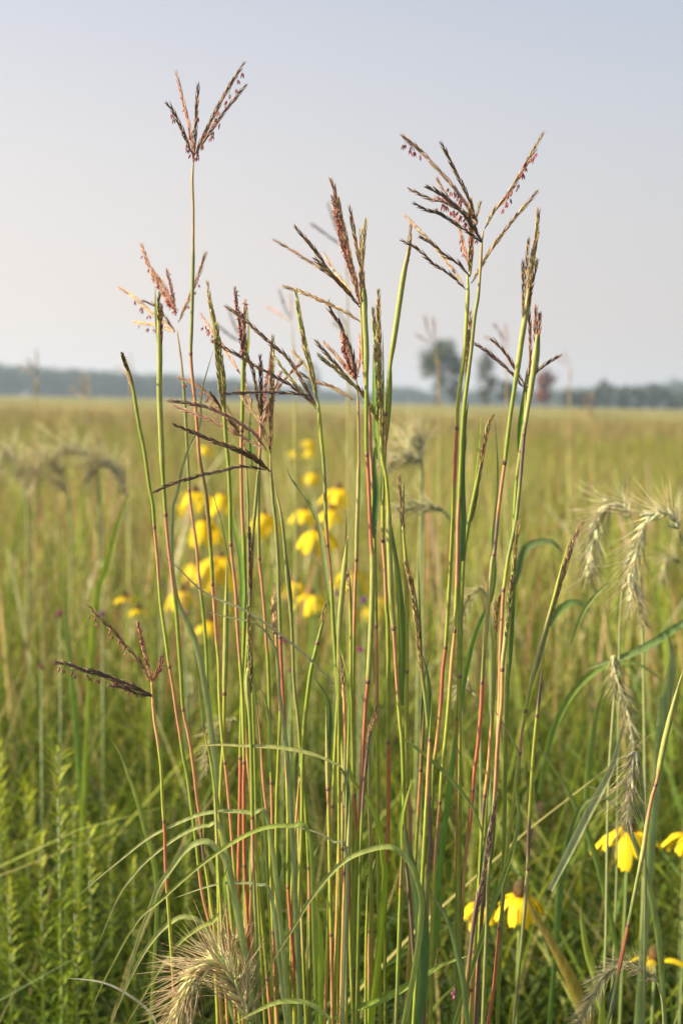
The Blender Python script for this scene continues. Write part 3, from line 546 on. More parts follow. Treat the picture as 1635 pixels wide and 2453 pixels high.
blade("broad straight pale blade leaning right in the right lower meadow", [(1315,2133),(1356,2051),(1404,1954),(1458,1850),(1480,1780),(1495,1720)], 17, (.36,.42,.20), 1.12, both=True)
blade("level straw green blade crossing the left lower stems", [(816,1836),(749,1807),(669,1791),(573,1786),(520,1784),(471,1788)], 8, (.42,.45,.15), .97, both=True)
blade("fine grey green blade arching over the gap right of the left stems", [(669,1660),(668,1619),(662,1565),(647,1530),(627,1504),(602,1488),(573,1484),(519,1472),(490,1462)], 11, (.26,.33,.14), .99)
blade("hair thin blade crossing the left stems diagonally", [(800,1640),(720,1560),(600,1470),(493,1421),(423,1357),(390,1330)], 5, (.34,.36,.2), .98, both=True)
blade("thin blade leaning up left from the central stems over the yellow flowers", [(565,1420),(545,1330),(530,1250),(515,1200),(505,1140)], 7, gl, 1.05)
blade("pale folded blade leaning left above the yellow flowers at left", [(420,1420),(412,1240),(422,1192),(435,1128),(454,1071),(470,1042),(480,1010),(484,937),(510,841)], 12, (.30,.37,.15), 1.06)
blade("slim green blade left of the pale right sheaths", [(1178,1420),(1179,1287),(1187,1215),(1191,1129),(1188,1060),(1184,1006)], 11, (.17,.32,.05), 1.04)
blade("widest dark green blade at the bottom centre", [(995,2460),(1003,2400),(1009,2271),(1003,2166),(990,2096),(975,2030),(968,1970)], 28, (.12,.22,.07), .97, both=False)
blade("curved blade at the bottom right of the clump reaching up left", [(1118,2460),(1109,2359),(1091,2271),(1070,2201),(1038,2152),(1020,2130)], 13, (.20,.30,.09), .96)
blade("backlit broad blade bending over behind the red canes low right", [(1045,2200),(1046,2090),(1050,2020),(1062,1965),(1076,1955),(1085,1985)], 20, (.16,.30,.05), 1.08)
blade("upright yellow green blade at the bottom left of centre", [(770,2460),(767,2400),(765,2236),(757,2180),(751,2148),(742,2110)], 15, (.30,.44,.05), .98)
blade("low level blade arching over the bottom edge left of centre", [(790,2440),(740,2404),(690,2398),(653,2404),(600,2429),(560,2450)], 10, (.32,.40,.10), .94)
blade("green blade slanting up right at the bottom centre", [(800,2440),(846,2418),(916,2394),(989,2352),(1060,2310),(1120,2290)], 14, (.26,.38,.06), .98, both=True)
blade("bronze brown blade slanting across the lower right meadow", [(1440,2560),(1404,2447),(1367,2354),(1319,2260),(1281,2197),(1262,2150)], 26, (.40,.31,.05), 1.2, both=True)
blade("bright pointed leaf standing in the lower right meadow", [(1440,2420),(1427,2354),(1404,2279),(1393,2216),(1390,2170)], 18, (.38,.47,.06), 1.15)
blade("blue green blade crossing the right edge, sloping down left", [(1660,1475),(1635,1492),(1557,1543),(1497,1572),(1440,1590),(1400,1605)], 15, (.17,.27,.09), 1.35, both=True)
blade("wide upright leaf near the right edge below the sloping blade", [(1575,1800),(1587,1700),(1600,1640),(1607,1581),(1603,1545),(1597,1522)], 25, (.27,.36,.12), 1.25)
blade("dark arching leaf in the right meadow, upper of a pair", [(1232,1400),(1245,1340),(1262,1310),(1289,1299),(1310,1297),(1328,1302),(1346,1328)], 15, (.13,.20,.07), 1.5, both=True)
blade("dark arching leaf in the right meadow, lower of a pair", [(1315,1500),(1335,1465),(1367,1444),(1395,1448),(1412,1468)], 15, (.13,.22,.06), 1.4, both=True)
blade("slim arching blade between the drooping plumes at right", [(1365,1545),(1378,1505),(1395,1465),(1426,1424),(1455,1400),(1491,1385)], 8, (.27,.36,.10), 1.25, both=True)
blade("wide dark leaf arching over low between the right stalk and the yellow flower", [(1330,2260),(1340,2120),(1362,2000),(1392,1930),(1425,1915),(1450,1945)], 16, (.14,.24,.05), 1.25)
blade("pale green leaf curving left behind the right edge stalk", [(1590,2453),(1575,2250),(1540,2080),(1490,1960),(1440,1900),(1400,1880)], 15, (.26,.34,.09), 1.2, both=True)
blade("long leaf arching right to the edge of the picture in mid meadow", [(1290,1900),(1320,1760),(1370,1660),(1440,1600),(1520,1590),(1600,1640)], 13, (.18,.28,.05), 1.4, both=True)
blade("drooping leaf at the right, tip pointing down beside the shaggy plume", [(1400,2050),(1405,1880),(1420,1740),(1445,1660),(1465,1650),(1485,1700)], 15, (.22,.32,.06), 1.35, both=True)
blade("folded leaf leaning left in the right meadow", [(1480,2300),(1450,2150),(1410,2010),(1350,1880),(1290,1790)], 14, (.20,.30,.05), 1.3, both=True)
blade("bright lime blade leaning in the blurred grass at left", [(215,1620),(232,1430),(250,1370),(268,1300),(290,1230),(320,1160)], 15, (.34,.44,.05), 1.8)
blade("twisted wide green blade in the left grass beside the lime one", [(200,2000),(190,1850),(178,1700),(165,1560),(157,1450),(155,1360)], 12, (.20,.32,.05), 1.9)
# ---------------------------------------------------------------- crowded lower stems and other headless culms
def fill(n, x0, x1, y0, y1, label, grp, Dr=(.94, 1.12), codes='gysokrgyg'):
    for i in range(n):
        x = random.uniform(x0, x1); yt = random.uniform(y0, y1); cx = 800
        sl_ = (x - cx) * .16 + random.uniform(-25, 25); L = 2453 - yt
        pts = [(x + sl_ * (1 - t) * (L / 900) + math.sin(t * 2 + i) * 4, yt + L * t) for t in (0, .2, .4, .6, .8, 1)]
        ys = sorted(random.uniform(yt + 60, 2440) for _ in range(4)); cols = [(0, random.choice('gybk'))]; nd = []
        for j, yy in enumerate(ys):
            cd_ = random.choice(codes); cols.append((yy, cd_))
            if cd_ in 'rRo': nd.append(yy)
        lv = [([(pts[1][0], pts[1][1]), (pts[0][0] + random.uniform(-8, 8), pts[0][1]), (pts[0][0] + random.uniform(-30, 30), pts[0][1] - random.uniform(40, 130))], random.uniform(6, 12), random.choice([gl, gd, ga, (.28, .4, .05)]))]
        stalk(label, pts, cols, nd[:2], [], lv, D=random.uniform(*Dr), wk=random.uniform(.75, 1.1), group=grp)
fill(12, 500, 760, 1750, 2150, "plain headless stem crowded among the lower left stems of the clump", "plain stems, lower left of the clump")
fill(15, 780, 1150, 1600, 2150, "plain headless stem crowded among the lower right stems of the clump", "plain stems, lower right of the clump")
# ---------------------------------------------------------------- nodding bearded plumes (wild rye)
def plume(label, sp_px, D, stem_px, k=1., pale=(.50, .50, .26), awn=55, group="nodding bearded grass plumes", dens=1., awnc=(.66, .62, .40)):
    """sp_px: seed head spine from its base to its hanging tip"""
    last = P(*stem_px[-1], D); root = empty('wild_rye', (last.x, D + .02, 0), label, 'wild rye', group)
    st = [P(x, y, D) for x, y in [tuple(q[:2]) for q in spline(stem_px[::-1], 14)]]
    st = [Vector((last.x, D + .02, -.01))] + st + [P(*sp_px[0], D)]
    mb = MB(); mb.tube(st, [3.2 * min(k, 1.2) * PXM * D] * len(st), [(.26, .30, .12)] * len(st), 7); mb.build('stem', M_stem, root)
    sp = [P(q[0], q[1], D) for q in spline(sp_px, 8)]; n = len(sp); s_ = PXM * D * k
    L = sum((sp[i + 1] - sp[i]).length for i in range(n - 1)); ns = int(L / (11 * s_) * dens); hb = MB(); ab = MB()
    hb.tube(sp, [3 * s_] * n, [jit(pale, .05)] * n, 5); cam_r = Vector((1, 0, 0))
    for j in range(ns):
        t = (j + random.random() * .5) / ns; i = min(int(t * (n - 1)), n - 2); q = sp[i]; d = (sp[i + 1] - sp[i]).normalized()
        tap = .55 + .45 * math.sin(math.pi * min(1, t * .9 + .12))
        for m in range(5):
            th = random.random() * 6.283; a = d.cross(Vector((.1, 1, .1))).normalized(); b = d.cross(a); o_ = a * math.cos(th) + b * math.sin(th)
            dd = (d + o_ * random.uniform(.3, .85)).normalized(); ln = random.uniform(22, 29) * s_ * tap
            hb.spindle(q + o_ * 2 * s_, dd + Vector((0, 0, -.12)), ln, random.uniform(3.6, 5.2) * s_, jit(pale, .22))
            e = q + dd * ln * .95; aw = (dd + o_ * random.uniform(.0, .6) + Vector((random.uniform(-.15, .15), random.uniform(-.15, .15), random.uniform(-.3, .1)))).normalized()
            for aq in range(3):
                aw2 = (aw + Vector((random.uniform(-.22, .22), random.uniform(-.22, .22), random.uniform(-.22, .16)))).normalized()
                ab.hair(e - dd * ln * .3 * aq, e + aw2 * awn * 1.15 * s_ * random.uniform(.6, 1.4) * (.4 + .6 * tap), 1.1 * s_ / min(1.4, max(1, k * .8)), jit(awnc, .25), random.uniform(-3, 5) * s_)
    hb.build('seed_head', M_awn, root); ab.build('awns', M_awn, root); return root
plume("large bearded plume nodding at the bottom left, purple tinged awns, in sharp focus", [(596,2443),(580,2395),(560,2345),(534,2313),(507,2305),(472,2328),(450,2368),(430,2415),(412,2475)], .95, [(596,2443),(606,2480),(612,2560)], 2.15, (.72,.70,.36), 42, dens=2.2, awnc=(.60,.50,.32))
plume("second plume crowding behind the large one at the bottom left", [(590,2400),(580,2340),(566,2290),(556,2240)], 1.0, [(590,2400),(600,2480),(604,2560)], 1.9, (.68,.68,.34), 38, dens=1.6, awnc=(.58,.46,.31))
plume("pale drooping plume at the right, left one of the tall pair", [(1505,1240),(1497,1220),(1482,1209),(1465,1207),(1444,1227),(1426,1263),(1414,1317),(1408,1380)], 1.42, [(1505,1240),(1519,1265),(1530,1340),(1540,1600),(1545,2000)], 1.4, (.74,.74,.50), 46)
plume("pale drooping plume at the right edge, the largest of the pair", [(1622,1265),(1608,1238),(1587,1230),(1557,1239),(1536,1275),(1524,1317),(1512,1352),(1506,1400),(1512,1440)], 1.28, [(1622,1265),(1633,1300),(1645,1400),(1650,1800),(1650,2300)], 1.5, (.74,.74,.50), 48)
plume("thin hanging plume between the pair of tall plumes, tip pointing down right", [(1500,1365),(1512,1395),(1525,1430),(1537,1470),(1542,1500)], 1.35, [(1500,1365),(1492,1400),(1484,1480),(1480,1700),(1476,2100)], .8, (.46,.46,.22), 34)
plume("plume hanging straight down over the yellow flower at lower right", [(1522,1800),(1517,1812),(1513,1850),(1508,1900),(1502,1975)], 1.05, [(1522,1800),(1532,1830),(1540,1930),(1544,2150),(1540,2453)], 1.5, (.70,.66,.44), 46)
plume("plume with shaggy awns midway down the right meadow", [(1468,1570),(1470,1600),(1480,1640),(1498,1690),(1510,1740),(1516,1780)], 1.25, [(1468,1570),(1476,1600),(1468,1700),(1456,1900),(1450,2250)], 1.1, (.60,.60,.36), 40)
plume("low plume nodding left at the bottom right, below the yellow flower", [(1572,2350),(1543,2324),(1498,2309),(1460,2324),(1434,2361),(1408,2410),(1386,2450)], 1.06, [(1572,2350),(1585,2400),(1590,2500)], .9, (.66,.62,.38), 50)
plume("pale plume bent level in the middle distance, right of the central stalks", [(1010,1100),(981,1097),(950,1096),(930,1108)], 1.9, [(1010,1100),(1010,1155),(1007,1260),(1003,1360),(1000,1700)], 1.15, (.68,.68,.46), 52, dens=2.)
plume("blurred plume hooked over like a loop above the level one", [(1006,1095),(1005,1062),(994,1043),(983,1058),(979,1084)], 2.0, [(1006,1095),(1009,1150),(1012,1300),(1012,1700)], 1.05, (.68,.68,.46), 50, dens=2.)
plume("soft plume arching right of the level one, low among the blurred leaves", [(1060,1222),(1020,1215),(980,1210),(945,1222)], 1.7, [(1060,1222),(1085,1260),(1100,1350),(1105,1700)], 1.2, (.42,.44,.22), 34)
plume("blurred plume behind the right stalks, drooping left at mid height", [(1150,1405),(1120,1430),(1100,1470),(1090,1500)], 1.5, [(1150,1405),(1170,1450),(1175,1600),(1172,2000)], 1.0, (.44,.44,.2), 34)
plume("small pale curl of plume behind the red canes at right", [(1130,1660),(1112,1640),(1098,1648),(1090,1680)], 1.3, [(1130,1660),(1146,1690),(1150,1800),(1150,2200)], .9, (.48,.46,.25), 30)
plume("blurred plume arching over in the left field, nearer the edge", [(60,1170),(45,1120),(25,1080),(5,1085),(-10,1120)], 3.6, [(60,1170),(66,1240),(68,1400),(66,1900)], 1.2, (.60,.57,.38), 50)
plume("blurred plume arching low in the left field, leftmost of the hazy group", [(160,1180),(130,1110),(110,1098),(90,1120),(80,1160)], 3.6, [(160,1180),(168,1240),(172,1400),(170,1800)], 1.1, (.60,.57,.38), 50)
plume("blurred plume arching in the left field, middle of the hazy group", [(232,1130),(205,1090),(175,1072),(140,1080),(118,1110)], 3.6, [(232,1130),(240,1200),(246,1400),(248,1800)], 1.2, (.60,.57,.38), 50)
plume("blurred plume arching in the left field, rightmost of the hazy group", [(300,1180),(282,1130),(250,1108),(222,1120),(205,1150)], 3.6, [(300,1180),(306,1240),(310,1400),(308,1800)], 1.1, (.60,.57,.38), 50)
plume("dim blurred plume behind the lower left stems", [(560,1720),(520,1740),(500,1790),(492,1850)], 1.4, [(560,1720),(580,1760),(586,1900),(586,2200)], .9, (.38,.38,.16), 34)
plume("faint plume curving at the far right edge of the meadow", [(1625,1345),(1605,1335),(1590,1350),(1582,1390)], 1.9, [(1625,1345),(1640,1400),(1645,1600),(1645,1900)], .9, (.44,.44,.22), 34)
# ---------------------------------------------------------------- yellow coneflowers
def petal_mesh(k):
    mb = MB(); L = 1.; vs = []; cs = []; fs = []; n = 6; droop = (.8, 1., 1.2)[k]
    for i in range(n + 1):
        t = i / n; ang = -.12 - droop * (min(1, max(0, t - .12) * 1.9)) ** 1.2; 
        if i == 0: x, z = .0, .0
        else: x += math.cos(ang) / n; z += math.sin(ang) / n
        wd = .13 * min(1, .45 + t * 2.2) * (1 if t < .8 else 1 - (t - .8) * 2.2) * (1 + .05 * math.sin(k + 9 * t))
        for j in (-1, -.4, .4, 1): vs.append(Vector((x, j * wd, z - .05 * j * j + (.025 if abs(j) < .5 and i % 2 else 0)))); cs.append((.84, .63, .018) if t > .3 else (.80, .54, .01))
    for i in range(n):
        for j in range(3): fs.append((i * 4 + j, i * 4 + j + 1, i * 4 + j + 5, i * 4 + j + 4))
    mb.add(vs, fs, cs); o = mb.build('petal', M_petal); d = o.data; bpy.data.objects.remove(o); return d
PET = [petal_mesh(k) for k in range(3)]
def coneflower(label, cx, y0, y1, wpx, group="drooping yellow coneflowers", conepx=None, n=None, D=None, tilt=0., lean=0, hide=0):
    D = D or min(9, max(1.2, .068 / (wpx * PXM))); L = max((y1 - y0) * D * PXM * 1.22, .032); hw = wpx * D * PXM * .5
    top = P(cx, y0, D); root = empty('coneflower', (top.x + lean * .01, D + .03, 0), label, 'flower', group)
    cr = .0080; mb = MB(); pts = [Vector((top.x + lean * .01, D + .03, -.01)), Vector((top.x + lean * .006, D + .02, top.z * .5)), Vector((top.x, D + .003, top.z - .05)), Vector((top.x, D, top.z))]
    pts = [Vector(q) for q in spline([tuple(p) for p in pts], .05)]; mb.tube(pts, [.0016] * len(pts), [(.20, .27, .09)] * len(pts), 6); mb.build('stem', M_stem, root)
    cb = MB(); rings = []; nn = 10
    pr = [(-.006, .55), (-.001, .95), (.004, 1.), (.009, .86), (.0125, .56), (.0145, .15)]
    vs = []; fs = []; cs = []
    for z, r in pr:
        for j in range(nn):
            th = j * 6.283 / nn; vs.append(Vector((top.x, D, top.z)) + Vector((math.cos(th) * r * cr, math.sin(th) * r * cr, z + .003))); cs.append(mixc((.07, .035, .015), (.16, .09, .03), random.random()) if z < .008 else (.07, .05, .02))
    for i in range(len(pr) - 1):
        for j in range(nn): fs.append((i * nn + j, i * nn + (j + 1) % nn, (i + 1) * nn + (j + 1) % nn, (i + 1) * nn + j))
    fs.append(tuple((len(pr) - 1) * nn + j for j in range(nn))); cb.add(vs, fs, cs); cb.build('cone', M_cone, root)
    n = n or random.randint(8, 10); org = root.location; ph = random.random() * 6
    for j in range(n):
        o = bpy.data.objects.new('petal', PET[random.randrange(3)]); col.objects.link(o); o.parent = root
        th = ph + j * 6.283 / n + random.uniform(-.15, .15); o.location = top - org + Vector((math.cos(th), math.sin(th), 0)) * cr * .7
        o.rotation_euler = (random.uniform(-.2, .2), random.uniform(-.35, .3) + tilt, th); s_ = L * random.uniform(.78, 1.12); o.scale = (s_ * min(1.5, max(.75, hw / (L * .62))), s_ * (1.22 if D < 1.7 else 1.1), s_)
    return root
for a in [("yellow coneflower at the upper left of the flower drift, petals swept left", 468,1180,1225,76), ("half hidden pale yellow coneflower between the two left flowers", 533,1185,1240,44),
 ("yellow coneflower below the upper left one, dark cone showing", 492,1248,1318,72), ("yellow coneflower behind the plain green stalk, left of the big brown head's cane", 634,1232,1290,52),
 ("bright full coneflower left of centre with a dark green cone", 530,1335,1420,60), ("coneflower tucked left of the bright full one", 470,1352,1400,56),
 ("lower left coneflower with dome of petals, lone at the edge of the drift", 437,1418,1468,66), ("lowest left coneflower, petals spread to the left", 505,1490,1526,70),
 ("topmost large coneflower at the right of the drift", 812,1172,1228,60), ("coneflower overlapping just below the topmost large one", 795,1222,1265,64),
 ("coneflower left of the pair at the top right of the drift", 732,1222,1268,52), ("largest coneflower in the middle of the drift, wide hanging petals", 760,1272,1335,86),
 ("narrow coneflower below the largest one, seen edge on", 739,1348,1404,30), ("coneflower behind the sharp pointed sheath", 845,1370,1420,86),
 ("coneflower low in the middle, left one of the lower row", 692,1416,1466,34), ("wide coneflower low in the middle row", 750,1426,1482,76),
 ("coneflower partly behind the thick central stems", 888,1458,1492,52), ("coneflower right of the broad leaf, upper one", 978,1446,1496,40),
 ("coneflower right of the broad leaf, lower one", 996,1535,1584,38), ("coneflower low in the middle, overlapping the left end of the wide low one", 708,1396,1450,60), ("coneflower between the thick central stems and the broad leaf", 912,1432,1476,54), ("coneflower just above the wide low one at its right", 812,1398,1440,50), ("coneflower low behind the central stems, under the wide low one", 800,1505,1545,46), ("coneflower right of the lowest left one, between two stems", 566,1440,1480,46), ("small coneflower peeping left of the upper left one", 446,1206,1236,40), ("tiny far yellow coneflower highest in the drift", 745,1056,1080,30), ("tiny far coneflower just under the highest one", 744,1078,1100,24),
 ("tiny far coneflower left of the central stem, middle height", 750,1135,1163,38), ("tiny far coneflower behind the left stalks", 494,1070,1093,20), ("faintest tiny coneflower left of the highest one", 705,1082,1100,24)]:
    coneflower(*a)
coneflower("large yellow coneflower at the lower right under a hanging plume", 1505,1990,2062,118, D=1.5, n=15)
coneflower("yellow coneflower cut by the right edge of the picture", 1650,2000,2058,82, D=1.55, n=13)
coneflower("low yellow coneflower between the right stems, left one of the low pair", 1152,2168,2220,48, D=1.45, n=12)
coneflower("low yellow coneflower between the right stems, wider right one of the low pair", 1246,2146,2196,88, D=1.4, n=13)
coneflower("small ragged yellow flower at the bottom right, few petals", 1568,2298,2320,44, D=1.5, n=4, tilt=-.6)
coneflower("small orange yellow flower far in the left grass, upper of two", 300,1432,1440,30, D=3.2, tilt=-.6)
coneflower("small orange yellow flower far in the left grass, lower of two", 331,1462,1470,20, D=3.4, tilt=-.5)
# ---------------------------------------------------------------- pink clover like flower heads
def clover(label, x, y, wpx, D, c=(.45, .12, .28)):
    top = P(x, y, D); r = wpx * .5 * D * PXM; root = empty('clover', (top.x, D, 0), label, 'flower', "small pink and purple flower heads in the grass")
    mb = MB(); q = [Vector((top.x, D, -.01)), Vector((top.x + .004, D, top.z * .6)), top]; mb.tube(q, [.0011] * 3, [(.18, .25, .08)] * 3, 6); mb.build('stem', M_stem, root)
    hb = MB()
    for i in range(60):
        d = Vector((random.gauss(0, 1), random.gauss(0, 1), random.gauss(.3, 1))).normalized(); hb.spindle(top + d * r * .25, d, r * random.uniform(.7, 1.), r * .22, jit(c, .3))
    hb.build('flower_head', M_petal, root)
for a in [("pink clover head far left in the blurred grass", 144,1470,17,2.2), ("purple clover head left, beside the lime blade", 246,1471,17,2.3,(.3,.12,.3)), ("dim rose clover head low at the left edge", 99,1598,14,2.0,(.36,.12,.14)),
 ("bright pink clover head behind the centre stems", 861,1557,18,2.0,(.55,.14,.32)), ("pink clover head right of the big brown head's red cane", 679,1533,20,2.0,(.52,.14,.26)), ("purple clover head between the central stems near the yellow flowers", 872,1438,18,2.2,(.28,.12,.36)),
 ("purple clover head beside the sharp sheath", 806,1422,16,2.4,(.3,.14,.36)), ("small pink clover head low left of centre", 694,1606,13,1.9), ("pale pink clover head under the lower left coneflower", 446,1472,18,2.3,(.5,.24,.28)),
 ("fringed pink flower head in focus at the bottom right of the clump", 1092,2382,28,1.05,(.50,.20,.34)), ("mauve clover head in the left grass beyond the stems", 385,1402,17,2.6,(.3,.2,.34))]:
    clover(*a)
# ---------------------------------------------------------------- leafy forbs at the lower left
def forb(label, x, ytop, D, Lpx=70, c=(.14, .23, .014), n=130):
    top = P(x, ytop, D); root = empty('leafy_plant', (top.x + .01, D, 0), label, 'plant', "bushy narrow leaved plants at lower left"); s_ = PXM * D
    b = Vector((top.x + .01, D, -.01)); m = b.lerp(top, .6) + Vector((.006, 0, 0)); pts = [Vector(q) for q in spline([tuple(b), tuple(m), tuple(top)], .08)]
    mb = MB(); mb.tube(pts, [.0018 * (1.2 - .7 * i / len(pts)) for i in range(len(pts))], [(.10, .14, .03)] * len(pts), 6); mb.build('stem', M_stem, root)
    fb = MB(); H = top.z
    for i in range(n):
        t = (i / n) ** 1.0; z = H * (.42 + .58 * t); th = i * 2.4 + random.uniform(-.8, .8)
        q = Vector((b.x * (1 - z / H) + top.x * (z / H), D, z)); Lf = Lpx * 1.15 * s_ * (1.05 - t * .6) * random.uniform(.55, 1.35); up = random.uniform(.0, .8) + 1.0 * t
        d = Vector((math.cos(th), math.sin(th), up)).normalized(); e = Vector((math.cos(th), math.sin(th), up - .75)).normalized()
        pp = [q, q + d * Lf * .4, q + d * Lf * .4 + (d + e).normalized() * Lf * .3, q + d * Lf * .4 + (d + e).normalized() * Lf * .3 + e * Lf * .3]
        fb.ribbon(pp, [.002, .0042, .0034, .0005], [jit(mixc(c, (.40, .44, .03), t ** 3 * .9), .15)] * 4, Vector((0, 0, 1)), .3)
    fb.build('foliage', M_leaf, root); return root
for a in [("tallest leafy plant at lower left with a bright pointed tip", 138,1800,1.6,86), ("leafy plant at the left edge with yellow tips", -4,1790,1.9,80), ("blurred leafy plant between the edge one and the tallest one", 62,1880,2.1,76),
 ("small leafy plant right of the tallest one", 214,1985,1.75,66), ("leafy plant tip behind the small one", 262,1940,2.0,66), ("low leafy plant beneath the two small ones", 180,2150,1.6,80),
 ("leafy plant standing low between the edge plants and the tallest", 96,2010,1.75,80), ("bright leafy tip beside the tallest plant on its right", 176,1890,1.95,70), ("leafy plant half hidden behind the arching blades", 318,2070,1.9,60), ("low leafy plant at the left edge corner", 22,2140,1.7,80), ("leafy plant in the shade behind the clump's left side", 446,2010,2.0,60)]:
    forb(*a)
# ---------------------------------------------------------------- meadow grass (nobody could count it)
def lowpoly_noise(x, y, s, seed):
    r = np.random.default_rng(seed); v = 0
    for k in range(5):
        a, b, p = r.uniform(-1, 1), r.uniform(-1, 1), r.uniform(0, 6.3); f = (1.6 ** k) / s; v = v + np.sin((x * a + y * b) * f * 2 + p) / (1.25 ** k)
    return np.clip(v / 3.2 * .5 + .5, 0, 1)
def blades_mesh(name, label, x, y, h, wd, colr, lean=.25, droop=.25, K=5, kind='stuff', wexp=.7, cat='grass', leandir=None):
    N = len(x); az = RNG.uniform(0, 2 * np.pi, N) if leandir is None else leandir; ln = np.abs(RNG.normal(lean, lean * .5, N)); dr = RNG.uniform(0, droop, N)
    face = RNG.uniform(0, 2 * np.pi, N); V = np.zeros((N, K + 1, 2, 3)); C = np.ones((N, K + 1, 2, 4))
    for i in range(K + 1):
        t = i / K; hx = ln * h * t ** 1.9; z = h * (t - dr * t ** 3.2); w_ = wd * max(.04, (1 - t) ** wexp)
        for s, sg in ((0, -1), (1, 1)):
            V[:, i, s, 0] = x + np.cos(az) * hx + sg * np.cos(face) * w_ * .5
            V[:, i, s, 1] = y + np.sin(az) * hx + sg * np.sin(face) * w_ * .5
            V[:, i, s, 2] = z
        C[:, i, :, :3] = colr[:, None, :]
    V = V.reshape(-1, 3).astype(np.float32); C = C.reshape(-1, 4).astype(np.float32)
    b = (np.arange(N) * (K + 1) * 2)[:, None, None]; q = np.array([[2 * i, 2 * i + 1, 2 * i + 3, 2 * i + 2] for i in range(K)])[None]
    F = (b + q).reshape(-1).astype(np.int32); nf = N * K
    me = bpy.data.meshes.new(name); me.vertices.add(len(V)); me.vertices.foreach_set("co", V.ravel()); me.loops.add(len(F)); me.loops.foreach_set("vertex_index", F)
    me.polygons.add(nf); me.polygons.foreach_set("loop_start", np.arange(nf, dtype=np.int32) * 4)
    try: me.polygons.foreach_set("loop_total", np.full(nf, 4, dtype=np.int32))
    except Exception: pass
    me.update(calc_edges=True); me.polygons.foreach_set("use_smooth", np.ones(nf, dtype=bool))
    ca = me.color_attributes.new("Col", 'FLOAT_COLOR', 'POINT'); ca.data.foreach_set("color", C.ravel()); me.materials.append(M_meadow)
    o = bpy.data.objects.new(name, me); col.objects.link(o); tag(o, label, cat, None, kind); return o
def wedge(n, d0, d1, side=.42, pad=.35, p=1.):
    d = d0 + (d1 - d0) * RNG.random(n) ** p if p != 0 else d0 * (d1 / d0) ** RNG.random(n)
    return (RNG.random(n) * 2 - 1) * (d * side + pad), d
def pick(cols, n, x, y, var=.22, patch=None):
    cols = np.array(cols); idx = RNG.integers(0, len(cols), n); c = cols[idx] * (1 + RNG.normal(0, var, (n, 1)))
    if patch is not None:
        t = patch[:, None]; c = c * (1 - t) + np.array([[.27, .17, .085]]) * (1 + RNG.normal(0, .2, (n, 1))) * t
    return np.clip(c, .01, .9)
GRN = [(.11,.17,.008),(.15,.20,.01),(.055,.10,.008),(.18,.22,.014),(.07,.12,.015),(.28,.34,.012),(.22,.20,.04)]
MID = [(.22,.30,.025),(.28,.33,.04),(.12,.20,.018),(.36,.34,.09),(.33,.21,.09),(.09,.15,.02),(.33,.42,.025)]
FAR = [(.26,.25,.08),(.21,.24,.065),(.29,.25,.09),(.24,.27,.065),(.29,.20,.10)]
n = 15000; x, y = wedge(n, 1.3, 3.3, p=.8); h = np.clip(RNG.normal(.72, .16, n), .2, 1.02) * np.clip(.40 + (y - 1.35) / .75 * .6, .5, 1)
blades_mesh('meadow_grass', "dense green meadow grass right behind the clump", x, y, h, RNG.uniform(.003, .009, n) * np.where(RNG.random(n) < .2, 1.7, 1), pick(GRN, n, x, y, .3), .42, .55)
n = 15000; x = RNG.uniform(-1.5, 1.5, n); y = RNG.uniform(-1.1, 1.0, n); h = np.clip(RNG.normal(.58, .12, n), .2, .80)  # grass added out of frame to keep skylight off the lower layers
blades_mesh('meadow_grass', "grass added around the viewer to block skylight, below the picture", x, y, h, RNG.uniform(.005, .012, n), pick(GRN, n, x, y), .3, .4, K=4)
n = 36000; x, y = wedge(n, 1.15, 3.6, p=.8); x *= 1.15; h = np.clip(RNG.normal(.58, .15, n) - .22 * np.clip((1.5 - y) / .35, 0, 1), .12, .86)  # low leaves added to block light; their dark green stands for the gaps' shade
blades_mesh('shade_undergrowth', "low leaves added beneath the meadow grass, coloured dark for the shade in its gaps", x, y, h, RNG.uniform(.006, .014, n), pick([(.04,.08,.012),(.055,.10,.014),(.03,.06,.012),(.08,.11,.02)], n, x, y), .7, .6, K=4)
n = 15000; x = RNG.uniform(-3.6, -.75, n); y = RNG.uniform(-1.4, 3.4, n); k_ = (y > 1.1) & (x > -.42 * y - .3); x[k_] -= 1.0; h = np.clip(RNG.normal(.74, .14, n), .3, 1.0)  # unseen grass added at left to shade the lower plants from the sun
blades_mesh('meadow_grass', "meadow grass added beside and left of the clump to block the sun, outside the picture", x, y, h, RNG.uniform(.005, .012, n), pick(GRN, n, x, y), .3, .4, K=4)
n = 2300; x, y = wedge(n, 1.5, 5.0, p=.9); h = np.clip(RNG.normal(.82, .14, n), .4, 1.08)
blades_mesh('broad_grass', "broad drooping leaves crossing in the near meadow", x, y, h, RNG.uniform(.007, .014, n), pick([(.26,.36,.02),(.13,.22,.04),(.30,.36,.08),(.19,.30,.02),(.08,.15,.03),(.36,.34,.11)], n, x, y), .6, .7, K=9)
n = 300; y = 1.35 + 2.2 * RNG.random(n); x = y * RNG.uniform(.16, .55, n); h = np.clip(RNG.normal(.95, .10, n), .6, 1.14)
blades_mesh('broad_grass', "broad arching leaves filling the right hand meadow", x, y, h, RNG.uniform(.007, .014, n), pick([(.20,.29,.03),(.12,.20,.05),(.28,.33,.10),(.16,.26,.03),(.34,.38,.10)], n, x, y), .75, .75, K=10)
n = 420; x, y = wedge(n, 2.8, 10., p=.8); h = np.clip(RNG.normal(1.12, .08, n), .9, 1.28)
blades_mesh('pale_seed_grass', "soft pale nodding seed heads scattered through the meadow", x, y, h, RNG.uniform(.008, .016, n), pick([(.55,.52,.32),(.50,.42,.26),(.45,.48,.25),(.42,.27,.18)], n, x, y), .35, .75, K=10, wexp=.15)
